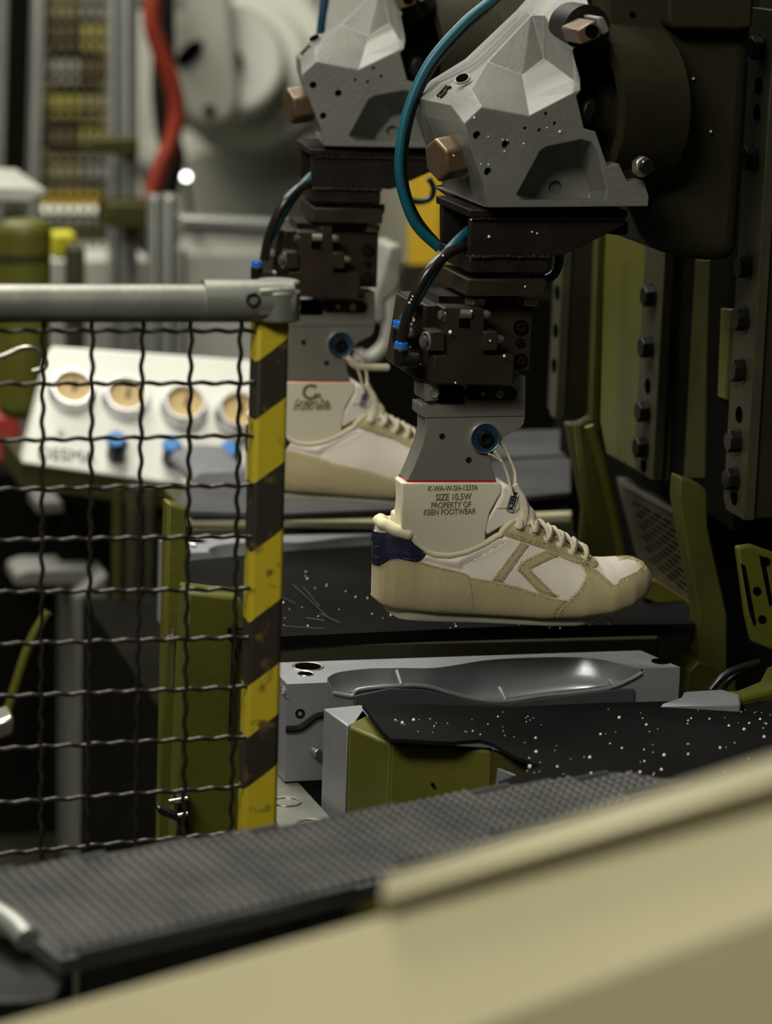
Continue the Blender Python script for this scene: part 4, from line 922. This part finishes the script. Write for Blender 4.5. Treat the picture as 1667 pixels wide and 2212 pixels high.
# olive frame legs
fr_ = thing('support_stand', 'bent olive steel frame legs behind the sneaker toe', 'machine frame', onY(1330, 1450, .35)-np.array([0, 0, .1]))
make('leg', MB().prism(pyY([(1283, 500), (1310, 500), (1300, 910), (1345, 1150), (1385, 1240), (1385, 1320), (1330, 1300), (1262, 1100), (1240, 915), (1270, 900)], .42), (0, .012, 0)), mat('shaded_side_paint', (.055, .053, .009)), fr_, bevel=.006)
make('leg', MB().prism(pyY([(1225, 915), (1262, 915), (1295, 1150), (1310, 1250), (1250, 1250), (1262, 1100)], .46), (0, .02, 0)), olivedk, fr_, bevel=.004)
make('edge_rib', MB().tube(pyY([(1272, 920), (1300, 1010), (1332, 1150), (1345, 1230)], .41), .006, 8), olive, fr_)
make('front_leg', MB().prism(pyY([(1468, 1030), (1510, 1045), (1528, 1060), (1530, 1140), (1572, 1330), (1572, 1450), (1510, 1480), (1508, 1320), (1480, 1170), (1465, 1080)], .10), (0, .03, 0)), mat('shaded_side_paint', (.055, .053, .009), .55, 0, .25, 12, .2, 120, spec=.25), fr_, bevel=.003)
make('foot_plate', MB().prism(pyY([(1508, 1430), (1535, 1435), (1590, 1470), (1590, 1520), (1480, 1520), (1488, 1450)], .09), (0, .05, 0)), olivedk, fr_, bevel=.002)
make('toe_plate', MB().prism(pyY([(1395, 1250), (1420, 1255), (1505, 1310), (1510, 1335), (1470, 1330), (1390, 1290)], .2), (0, .02, 0)), olive, fr_, bevel=.002)
# louvre
lo = thing('louvre_grille', 'slanted steel louvre grille with dark slots behind the toe', 'grille', pl([(1420, 1250)], XP+.06)[0])
XL = XP+.055
f0 = [(1345, 1050), (1475, 1125), (1500, 1300), (1400, 1200)]
make('panel', MB().prism(pl([(1330, 1030), (1480, 1105), (1512, 1330), (1380, 1225)], XL+.004), (.006, 0, 0)), mat('brown_grille', (.11, .085, .05), .5), lo)
make('top_flange', MB().prism(pl([(1335, 1030), (1470, 1105), (1472, 1122), (1345, 1050)], XL-.004), (.01, 0, 0)), profile, lo, bevel=.001)
for r_ in range(11):
    for c_ in range(5):
        u_ = (c_+.5*(r_ % 2))/5; v_ = r_/11
        if u_ > .93: continue
        def bl_(u, v):
            A, B_, C_, D_ = [np.array(q, float) for q in ((1362, 1078), (1474, 1140), (1500, 1300), (1400, 1212))]
            return tuple((A*(1-u)+B_*u)*(1-v)+(D_*(1-u)+C_*u)*v)
        q = [bl_(u_+.02, v_+.02), bl_(u_+.17, v_+.02), bl_(u_+.17, v_+.055), bl_(u_+.02, v_+.055)]
        make('louvre_slot', MB().prism(pl(q, XL+.0035), (.003, 0, 0)), hole, lo)
# slotted olive bracket far right
bk = thing('slotted_bracket', 'olive slotted bracket plate at the lower right edge', 'bracket', onY(1630, 1400, -.02))
make('plate', MB().prism(pyY([(1592, 1182), (1625, 1178), (1700, 1205), (1700, 1420), (1625, 1388), (1612, 1330)], -.02), (0, .012, 0)), olive, bk, bevel=.003)
for q in ([(1601, 1218), (1609, 1222), (1632, 1345), (1628, 1352), (1618, 1320)], [(1640, 1200), (1650, 1203), (1668, 1300), (1662, 1310)]): make('slot', MB().prism(pyY(q, -.0215), (0, .003, 0)), hole, bk)
for x, y in ((1635, 1277), (1646, 1338), (1655, 1213)): make('bolt_hole', MB().cyl(onY(x, y, -.0215), (0, 1, 0), .0045, .003, 14), hole, bk)
make('curved_lip', MB().prism(pyZ([(1480, 1498), (1600, 1508), (1680, 1490), (1680, 1430), (1655, 1440), (1640, 1470), (1590, 1490)], .872), (0, 0, -.02)), olive, None, bevel=.004, label='curved olive lip above the mat at the right edge', cat='machine cover')
make('mould_corner', MB().prism(pyZ([(1425, 1520), (1470, 1505), (1476, 1493), (1560, 1488), (1600, 1500), (1600, 1520)], .874), (0, 0, -.03)), aludk, None, bevel=.003, label='small grey aluminium corner poking out right of the mould', cat='mould')
make('power_cable', MB().tube([onY(*p, .0) for p in ((1535, 1490), (1560, 1462), (1590, 1445), (1640, 1430))], .004).tube([onY(*p, .01) for p in ((1560, 1490), (1580, 1466), (1610, 1450), (1643, 1440))], .003), blacktube, None, label='pair of black cables curving by the lower right frame', cat='cable')
# dark rear body filling behind right structures
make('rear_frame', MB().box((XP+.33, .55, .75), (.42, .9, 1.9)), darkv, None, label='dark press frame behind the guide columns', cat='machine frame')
make('overhead_shade_frame', MB().box((.85, .55, 2.1), (1.1, 1.7, .55)), darkv, None, label='unseen overhead press block added to shade the guide columns', cat='machine frame')  # out-of-frame block, added to keep overhead light off the right side
#@@FENCE
# ================================================================== MESH GUARD
YF = -.30
fe = thing('mesh_guard', 'crimped wire mesh guard with galvanised rail and hazard striped post', 'guard fence', onY(580, 1800, YF)-np.array([0, 0, .5]))
make('top_rail', MB().tube([onY(-1150, 655, YF), onY(460, 655, YF)], .0170, 24, sub=1), galv, fe)
cf = make('pipe_clamp', MB().tube([onY(438, 650, YF), onY(628, 650, YF)], .0192, 24, sub=1), galv, fe, label='cast pipe tee at the post head')
make('clamp_cap', MB().cyl(onY(600, 605, YF+.01)-np.array([0, 0, .0]), (0, 0, -1), .0200, .010, 28).cyl(onY(600, 625, YF), (0, 0, -1), .0205, .028, 28), galv, cf, bevel=.002)
make('clamp_lug', MB().prism(pyY([(560, 625), (636, 622), (638, 640), (600, 648), (560, 650)], YF-.018), (0, .03, 0)).prism(pyY([(560, 662), (636, 660), (634, 680), (560, 684)], YF-.018), (0, .03, 0)), galv, cf, bevel=.002)
make('grub_screw', MB().lathe(onY(547, 648, YF-.0195), (0, -1, 0), [(.0068, -.004), (.0065, .0008), (.0045, .0008), (.004, -.002), (0, -.002)]), blacks, cf)
pb = onY(563, 1850, YF); pt = onY(592, 690, YF)
post_o = make('striped_post', MB().prism(pyY([(556, 688), (626, 688), (596, 1900), (524, 1900)], YF-.004), (0, .030, 0)), hz, fe, bevel=.004, seg=3, label='post taped in black and yellow diagonal hazard bands')
def crimp(p0, p1, amp, axis, n=130, per=.0115, ph=0):
    p0 = np.array(p0); p1 = np.array(p1); L = np.linalg.norm(p1-p0); out = []
    for i in range(n+1):
        q = i/n; p = p0+(p1-p0)*q; out.append(p+np.array(axis)*amp*math.sin(2*math.pi*q*L/per+ph))
    return out
X0 = onY(-40, 715, YF)[0]; X1 = onY(556, 715, YF)[0]; sx = abs(onY(200, 715, YF)[0]-onY(93, 715, YF)[0])
zt0 = onY(300, 690, YF)[2]; zbot = onY(300, 1850, YF)[2]
for i, x in enumerate((520, 413, 308, 200, 93, -14, -121, -228, -335, -442, -549)):
    top = onY(x, 690, YF); bx = {93: 88, 200: 187, 308: 292, 413: 395, 520: 498}.get(x, x-6); b = onY(bx, 1860, YF); b[0] = (b[0]+top[0])/2 if False else b[0]
    make('wire', MB().tube(crimp(top, b, .0011, (.8, -.6, 0), n=240, per=.0245, ph=i*3.14), .0021, 7, sub=1), wirem, fe)
ys = [(715, 715), (830, 827), (952, 940), (1058, 1048), (1168, 1158), (1280, 1272), (1392, 1376), (1505, 1483), (1618, 1590), (1735, 1697), (1845, 1795)]
for i, (ya, yb) in enumerate(ys):
    make('wire', MB().tube(crimp(onY(-640, yb+(ya-yb)*1193/553, YF), onY(553, yb, YF-.0), .0011, (0, -.6, .8), n=480, per=.0245, ph=i*3.14), .0021, 7, sub=1), wirem, fe)
wl = thing('white_cable', 'thin white cable looping over the mesh at the left edge', 'cable', onY(40, 760, -.28))
make('loop', MB().tube([onY(*q, -.28) for q in ((-30, 785), (10, 768), (50, 752), (80, 757), (98, 780), (95, 795), (70, 803))], .0024), steel, wl)
#@@FORE
# ================================================================== FOREGROUND
# woven grey belt lying near the camera
ZBt = .90
bp = [onZ(*q, ZBt) for q in ((-80, 1893), (620, 1782), (1060, 1702), (1330, 1668), (1500, 1690), (1100, 1812), (830, 1905), (600, 1965), (130, 2075), (20, 1990), (-80, 1940))]
bt_ = thing('woven_belt', 'grey woven mesh belt strip lying in the left foreground', 'belt', bp[8]-np.array([0, 0, .02]))
make('base', MB().prism(bp, (0, 0, -.012)), mat('belt_backing', (.035, .035, .033), .7, 0, .3, 20), bt_)
A = np.array(bp)[:, :2]
def clipseg(a, b):
    # keep the part of segment a-b inside polygon A
    n = 120; P = np.array([a+(b-a)*k/n for k in range(n+1)]); d, _ = sdf(P, A); ins = d < -.001
    runs = []; st = None
    for k in range(n+1):
        if ins[k] and st is None: st = k
        if (not ins[k] or k == n) and st is not None:
            if k-st > 1: runs.append((P[st], P[k-1]))
            st = None
    return runs
la = (onZ(20, 1990, ZBt)-onZ(130, 2075, ZBt))[:2]; la /= np.linalg.norm(la)
lb = (onZ(800, 1915, ZBt)-onZ(130, 2075, ZBt))[:2]; lb /= np.linalg.norm(lb)
cen = A.mean(0); 
def ribs(d1, d2, sp, r, z):
    mb = MB()
    for k in range(-140, 141):
        c_ = cen+d2*sp*k
        for a, b in clipseg(c_-d1*1.2, c_+d1*1.2): mb.tube([(*a, z), (*b, z)], r, 5, sub=1, caps=False)
    return mb
dgn = onZ(300, 1990, ZBt)[:2]-onZ(200, 1900, ZBt)[:2]; dgn /= np.linalg.norm(dgn)
make('cross_cords', ribs(dgn, lb, .0100, .0030, ZBt+.001), beltm, bt_, kind='stuff')
make('long_cords', ribs(lb, np.array([-lb[1], lb[0]]), .0105, .0024, ZBt+.0015), beltm, bt_, kind='stuff')
ed = thing('corner_bracket', 'dark steel corner bracket with pale top at the lower left edge', 'bracket', onZ(40, 2100, .88)-np.array([0, 0, .05]))
make('top_strip', MB().tube([onZ(-60, 1950, .905), onZ(20, 1990, .905), onZ(60, 2030, .90)], .010, 10), profile, ed)
make('web', MB().prism([onZ(-40, 2010, .885), onZ(60, 2030, .885), onZ(160, 2080, .885), onZ(120, 2160, .885), onZ(-40, 2160, .885)], (0, 0, -.05)), blacks, ed, bevel=.003)
# cream green machine cover right in front of the lens
def F3(px, py, d):  # point at a given distance along the view
    q = _ray(px, py); return CAM_C+q*d
cv = thing('machine_cover', 'large blurred cream green machine cover across the bottom foreground', 'machine cover', F3(1200, 2100, 1.5))
def strip_mesh(rows):
    n = len(rows[0]); vs = [p for r in rows for p in r]; fs = [(i*n+j, i*n+j+1, (i+1)*n+j+1, (i+1)*n+j) for i in range(len(rows)-1) for j in range(n-1)]
    m = MB().add(vs, fs, True); return m
rows = [((830, 1893, 1.64), (1900, 1560, 1.44)), ((826, 1935, 1.55), (1900, 1618, 1.36)), ((830, 1976, 1.57), (1900, 1673, 1.378)),
        ((830, 1977, 1.66), (1900, 1674, 1.47))]
def lidmesh(rows):
    pts = []
    for a, b in rows: pts += [F3(*a), F3(*b)]
    return MB().add(pts, [(2*i, 2*i+1, 2*i+3, 2*i+2) for i in range(len(rows)-1)])
o = make('raised_lip_panel', lidmesh(rows), cream, cv); s_ = o.modifiers.new('bevel', 'BEVEL'); s_.width = .006; s_.segments = 3
s_ = o.modifiers.new('solid', 'SOLIDIFY'); s_.thickness = .004
_p0, _p1, _p2 = F3(830, 1975, 1.57), F3(1900, 1672, 1.378), F3(1000, 2216, 1.4675)
_nn = np.cross(F3(1900, 1672, 1.378)-_p0, F3(830, 2270, 1.53)-_p0)
def onP(px, py):
    q = _ray(px, py); return CAM_C+q*(((_p0-CAM_C)@_nn)/(q@_nn))
_dn = _nn/np.linalg.norm(_nn)*(1 if _nn@CAM_F > 0 else -1)
face_ = [onP(*q) for q in ((-250, 2281), (830, 1975), (1900, 1672), (1900, 1898), (830, 2298), (-250, 2702))]
make('sloped_face', MB().prism(face_, _dn*.004), cream, cv, bevel=.0015)
lo_ = [F3(px_, py_, np.dot(onP(px_, 2298+(830-px_)*.374)-CAM_C, CAM_F)+.03) for px_, py_ in ((1900, 2600), (830, 2900), (-250, 3200))]
make('lower_face', MB().add(face_[3:]+lo_[::-1], [(0, 1, 4, 5), (1, 2, 3, 4)]), cream, cv)
#@@BACK
# ================================================================== CONTROL BOX
YC = 1.55
cb = thing('control_box', 'white control box with four ochre gauges and blue knobs behind the mesh', 'control box', onY(300, 1070, YC)-np.array([0, 0, .05]))
TL, TR, BL = onY(112, 748, YC+.14), onY(600, 782, YC+.10), onY(48, 1000, YC)
BRc = onY(600, 1078, YC-.04)
make('face', MB().prism([TL, TR, BRc, BL], (0, .06, -.02)), panelw, cb, bevel=.004)
make('base', MB().prism([BL+np.array([0, .01, -.0]), BRc+np.array([0, .01, 0]), BRc+np.array([0, .01, -.04]), BL+np.array([0, .01, -.04])], (0, .2, 0)), olivedk, cb)
nf = np.cross(TR-TL, BL-TL); nf /= np.linalg.norm(nf)
if nf[1] > 0: nf = -nf
def onFace(px, py):
    q = _ray(px, py); t = ((TL-CAM_C)@nf)/(q@nf); return CAM_C+q*t
pm = 6430/np.linalg.norm(TL-CAM_C)
for x, y in ((155, 850), (270, 865), (396, 882), (514, 898)):
    p = onFace(x, y); g_ = make('gauge', MB().lathe(p, nf, [(52/pm, 0), (50/pm, .010), (44/pm, .022), (40/pm, .022), (38/pm, .010)], 40), chrome, cb, label='gauge with bright bezel')
    make('dial_face', MB().cyl(p, nf, 39/pm, .010, 40), dial, g_)
    up = np.array([0, 0, 1.]); make('needle', MB().tube([p+nf*.012-up*.010, p+nf*.012+up*.016+np.array([.006, 0, 0])], .0018, 6, sub=1), hole, g_)
for x, y in ((237, 965), (356, 976), (480, 986)):
    p = onFace(x+14, y+16); k_ = make('knob', MB().cyl(p, nf, 21/pm, .03, 24), blacks, cb)
    make('knob_cap', MB().cyl(p+nf*.03+np.array([-.004, 0, .004]), nf, 20/pm, .010, 24), knobblue, k_, bevel=.003)
for i, (x, y) in enumerate(((130, 935), (515, 945))):
    make('button', MB().cyl(onFace(x, y), nf, 9/pm, .004, 16), greyw, cb)
text_mesh('panel_lettering', 'DESMA', .028, onFace(143, 984)+nf*.001, TR-TL, TL-BL, navyink, cb, sx=1.0)
make('grey_tray', MB().prism(pyY([(425, 1040), (470, 1018), (540, 1020), (560, 1040), (560, 1062), (425, 1062)], 1.18), (0, .2, 0)), mat('slate_grey_paint', (.13, .13, .14), .5), None, bevel=.006, label='slate grey tray edge in front of the control box', cat='tray')
# ------------------------------------------------------------------ background
def bx(name, px, Y, dep, m, label, cat, **k):
    return make(name, MB().prism(pyY(px, Y), (0, dep, 0)), m, None, label=label, cat=cat, bevel=k.get('bevel', .005), group=k.get('group'))
def rect(x0, y0, x1, y1): return [(x0, y0), (x1, y0), (x1, y1), (x0, y1)]
# aluminium profile frame
PP = []
for i, (x0, y0, x1, y1, Y, lab) in enumerate(((242, -60, 262, 620, 3.2, 'aluminium profile upright nearest the wire mesh in the hall'), (268, -60, 298, 620, 3.0, 'broad aluminium profile upright left of the red hose'), (330, 425, 350, 900, 2.6, 'low aluminium profile under the robot, left of a pair'), (360, 425, 388, 900, 2.5, 'low aluminium profile under the robot, right of a pair'),
                                           (392, 540, 404, 900, 2.4, 'slim profile leg below the horizontal rail'))):
    t = thing('profile_post', lab, 'post', onY((x0+x1)/2, y1, Y)); PP.append(t); make('bar', MB().prism(pyY(rect(x0, y0, x1, 1950), Y), (0, .06, 0)), profile, t, bevel=.004)
    xm = (x0+x1)/2; make('groove', MB().prism(pyY(rect(xm-2.5, y0, xm+2.5, y1), Y-.001), (0, .004, 0)), darkv, t)
t = thing('profile_rail', 'horizontal aluminium rail below the white robot', 'rail', onY(540, 540, 2.4))
make('bar', MB().prism(pyY([(392, 468), (700, 486), (700, 520), (392, 505)], 2.4), (0, .06, 0)), profile, t, bevel=.004)
make('groove', MB().prism(pyY([(400, 490), (700, 506), (700, 510), (400, 494)], 2.398), (0, .004, 0)), darkv, t)
make('clamp_block', MB().prism(pyY(rect(235, 440, 330, 492), 2.9), (0, .12, 0)), olivedk, PP[1], bevel=.004)
make('cross_clamp', MB().prism(pyY(rect(195, 300, 300, 335), 2.95), (0, .06, 0)), olivedk, PP[1], bevel=.004)
bx('white_bench', [(395, 545), (690, 545), (690, 1850), (395, 1850)], 4.2, .3, greyw, 'pale grey cabinet below the horizontal rail', 'cabinet')
bx('wall_cabinet', [(296, -60), (400, -60), (400, 440), (296, 440)], 5.6, .3, greyw, 'tall pale cabinet behind the red hose', 'cabinet')
bx('wall_cabinet', [(430, -80), (1000, -80), (1000, 200), (430, 200)], 7.4, .3, panelw, 'bright pale cabinet front behind the robot top', 'cabinet')
bx('pale_wall_panel', [(120, -80), (300, -80), (300, 600), (120, 600)], 7.6, .1, tan, 'tan board behind the hall wire mesh', 'board')
# boxes on rack behind mesh
random.seed(11)
cols = [mat('box_tan', (.30, .26, .12), .8), mat('box_grey', (.30, .28, .24), .8), mat('box_brown', (.13, .10, .05), .8), mat('box_mustard', (.34, .31, .08), .8)]
descr = ['tan', 'grey', 'brown', 'mustard']
rown = ['top', 'second', 'third', 'fourth', 'fifth', 'sixth']
for r_ in range(6):
    for c_ in range(2):
        x0 = 110+c_*68; y0 = -20+r_*72; k = (r_*2+c_+r_//2) % 4
        bx('storage_box', rect(x0, y0, x0+62, y0+58), 6.4, .3, cols[k], '%s box in the %s row, %s column, behind the hall mesh' % (descr[k], rown[r_], ['left', 'right'][c_]), 'box', group='boxes behind the hall mesh')
mf = thing('mesh_partition', 'blurred wire mesh partition at the upper left of the hall', 'fence', onY(120, 640, 3.6))
for i, x in enumerate(range(0, 245, 21)): make('wire', MB().tube([onY(x+8, -60, 3.6), onY(x, 640, 3.6)], .0042, 6, sub=1), darkv, mf)
for i, y in enumerate(range(-30, 640, 38)): make('wire', MB().tube([onY(-60, y, 3.6), onY(245, y+2, 3.6)], .0045, 6, sub=1), darkv, mf)
bx('profile_post', [(78, -60), (102, -60), (52, 1500), (30, 1500)], 3.1, .06, profile, 'bright leaning upright at upper left before the mesh', 'post')
bx('profile_post', [(-30, -60), (20, -60), (-15, 1500), (-40, 1500)], 3.1, .06, profile, 'upright cut by the left edge of the frame', 'post')
bx('dark_cabinet', [(18, -60), (78, -60), (70, 420), (10, 420)], 4.3, .3, darkv, 'dark cabinet between the two left uprights', 'cabinet')
bx('shelf_plate', [(-40, 398), (90, 405), (108, 418), (60, 440), (-40, 436)], 2.2, .3, greyw, 'pale shelf plate at the left edge', 'shelf')
ol = thing('olive_tank', 'round olive tank at the left edge above the rail', 'tank', onY(50, 700, 1.9))
make('drum', MB().cyl(onY(50, 900, 1.9), (0, 0, 1), .043, .325, 40), olive, ol, bevel=.02, seg=4)
make('band', MB().cyl(onY(50, 560, 1.9), (0, 0, 1), .0445, .012, 40), olivedk, ol)
bx('yellow_guard', rect(95, 428, 235, 448), 3.9, .1, yel, 'long yellow strip behind the mesh partition', 'strip')
bx('white_strip', rect(95, 455, 235, 482), 3.8, .2, panelw, 'long white strip under the yellow one', 'strip')
bx('yellow_part', [(118, 505), (165, 505), (150, 560), (118, 560)], 2.6, .06, mat('lime_yellow', (.55, .52, .02), .5), 'lime yellow part beside the olive tank', 'part')
bx('grey_canister', [(150, 535), (185, 535), (185, 1900), (150, 1900)], 2.4, .06, oliveplate, 'small grey green canister right of the olive tank', 'canister')
bx('white_cabinet', rect(104, 560, 330, 1850), 3.4, .3, greyw, 'white cabinet behind the top rail', 'cabinet')
# robot arm
YR = 4.3
pmr = 6430/(np.linalg.norm(onY(500, 200, YR)-CAM_C))
rb = thing('industrial_robot', 'large pale grey industrial robot arm out of focus in the hall', 'robot', onY(500, 600, YR))
fdir = np.array([-.25, -1, .25])
def disc(name, x, y, r, Y, h, m=robotm, b=.02): return make(name, MB().cyl(onY(x, y, Y), fdir, r/pmr, h, 48), m, rb, bevel=b, seg=4)
disc('shoulder', 545, 170, 185, YR+.45, .30); disc('shoulder_ring', 525, 170, 150, YR+.30, .22); disc('elbow_housing', 500, 160, 118, YR+.1, .2)
def capsule(p, q, r, Y, dep, nm):
    p, q = np.array(p, float), np.array(q, float); d = (q-p)/np.linalg.norm(q-p); a = math.atan2(d[1], d[0]); pts = []
    for k in range(13): t = a+math.pi/2+math.pi*k/12; pts.append((p[0]+r[0]*math.cos(t), p[1]+r[0]*math.sin(t)))
    for k in range(13): t = a-math.pi/2+math.pi*k/12; pts.append((q[0]+r[1]*math.cos(t), q[1]+r[1]*math.sin(t)))
    return make(nm, MB().prism(pyY(pts, Y), (0, dep, 0)), robotm, rb, bevel=.025, seg=4)
capsule((430, -60), (455, 210), (70, 68), YR-.15, .2, 'forearm')
capsule((640, -80), (560, 180), (75, 90), YR+.2, .2, 'upper_arm')
make('lower_body', MB().prism(pyY(smooth_poly([(330, 330), (640, 300), (900, 380), (900, 620), (420, 620), (395, 470)], 2), YR+.6), (0, .5, 0)), robotm, rb, bevel=.04, seg=4)
make('slot_opening', MB().prism(pyY(smooth_poly([(378, 135), (400, 95), (438, 82), (440, 105), (415, 138), (385, 145)], 2), YR-.16), (0, .02, 0)), hole, rb)
make('recess', MB().prism(pyY(smooth_poly([(485, 118), (520, 105), (530, 150), (500, 140)], 1), YR-.13), (0, .02, 0)), darkv, rb)
make('cover_screw', MB().cyl(onY(452, 238, YR-.155), (0, -1, 0), .014, .01, 16), darkv, rb)
lp = make('signal_lamp', MB().ball(onY(402, 382, 3.9), .009, 16, 10), mat('lit_lamp', (1, 1, 1), .3, emit=(1, .95, .9, 7)), rb, label='small glowing white lamp')
make('lamp_stem', MB().tube([onY(402, 384, 3.9), onY(412, 470, 4.0), onY(430, 520, 4.9)], .006, 8), darkv, rb)
hose2 = lambda nm, pts, Y, r, m, lab: make(nm, MB().tube([onY(*q, Y) for q in pts], r, 12), m, None, label=lab, cat='hose')
hose2('robot_hose', [(330, -20), (328, 50), (345, 110), (372, 180), (382, 240), (372, 300), (350, 350), (335, 400), (325, 440)], 3.45, .019, redtube, 'red cable hose hanging beside the robot arm')
hose2('robot_hose', [(352, -20), (354, 110), (352, 200), (362, 290), (376, 340), (366, 390), (360, 430)], 3.65, .026, blacktube, 'black cable hose hanging beside the red one')
bx('robot_mount', [(300, -60), (400, -60), (400, 20), (330, 30), (305, 10)], 3.9, .2, profile, 'grey bracket at the top of the robot hoses', 'bracket')
# yellow post behind gripper, stacked small things
bx('yellow_column', [(945, 320), (1000, 320), (1000, 700), (940, 700)], 2.4, .2, yel, 'orange yellow column seen behind the front gripper', 'column')
bx('grey_unit', [(840, 530), (868, 528), (868, 610), (850, 640), (835, 650), (835, 700), (795, 700)], 1.1, .08, mat('mid_grey_paint', (.24, .24, .20), .5), 'pale grey bent unit behind the second gripper', 'bracket')
bx('grey_unit', [(870, 400), (950, 400), (950, 660), (870, 700)], 4.0, .3, mat('dim_beige', (.22, .21, .15), .6), 'dim beige panel left of the yellow column', 'panel')
make('curved_pipe', MB().tube([onY(*q, 1.5) for q in ((860, 560), (850, 620), (845, 680), (835, 740), (800, 775), (770, 770))], .012), mat('mid_grey_paint', (.24, .24, .20), .5), None, label='pale curved pipe between the two stations', cat='pipe')
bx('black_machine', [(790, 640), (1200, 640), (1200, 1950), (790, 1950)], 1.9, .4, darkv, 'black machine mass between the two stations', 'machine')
make('lace_end', MB().tube([onY(748, 770, .565), onY(765, 788, .565), onY(790, 793, .57), onY(837, 794, .58)], .0042), laceM, sneaker2, label='loose cream lace end')
# lower left
bx('dark_block', rect(130, 1050, 235, 1230), 1.95, .1, darkv, 'dark block below the control box', 'block')
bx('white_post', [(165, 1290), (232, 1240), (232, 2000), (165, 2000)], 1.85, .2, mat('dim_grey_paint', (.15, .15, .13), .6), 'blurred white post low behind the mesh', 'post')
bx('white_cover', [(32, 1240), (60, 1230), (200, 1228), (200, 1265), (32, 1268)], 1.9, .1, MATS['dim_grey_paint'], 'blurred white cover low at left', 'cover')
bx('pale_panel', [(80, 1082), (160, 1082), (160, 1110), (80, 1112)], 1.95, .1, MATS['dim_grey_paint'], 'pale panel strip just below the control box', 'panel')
for i, (x0, x1, m_, lb_) in enumerate(((236, 262, olivedk, 'olive pipe column nearest the white post'), (266, 300, oliveplate, 'grey green pipe column in the middle'), (306, 330, oliveplate, 'grey green pipe column nearest the housing'), (334, 362, olivedk, 'olive column against the housing'))):
    t = thing('pipe_column', lb_, 'pipe', onY((x0+x1)/2, 1850, 1.3+.1*i)); p = onY((x0+x1)/2, 1850, 1.3+.1*i); q = onY((x0+x1)/2+6, 1050, 1.3+.1*i)
    make('pipe', MB().tube([p, q], (x1-x0)/2/1500, 20, sub=1), m_, t)
bx('lower_backdrop', [(-80, 1010), (380, 1060), (380, 2100), (-80, 2100)], 2.1, .1, darkv, 'near-black backdrop sheet added to darken the lower left', 'machine')  # added dark sheet standing in for the gloom over the floor here
make('lever_rod', MB().tube([onY(103, 1322, .9), onY(60, 1400, .9), (onY(10, 1560, .9))], .006), olive, None, label='thin olive rod leaning at lower left', cat='rod')
bx('red_machine', [(-40, 905), (40, 895), (50, 960), (30, 1040), (-40, 1040)], 2.2, .2, mat('red_paint', (.35, .04, .03), .5), 'red machine part at the left edge', 'machine part')
bx('silver_cap', [(-10, 1560), (30, 1545), (34, 1590), (-10, 1600)], .5, .05, steel, 'small silver cap low at the left edge', 'cap')
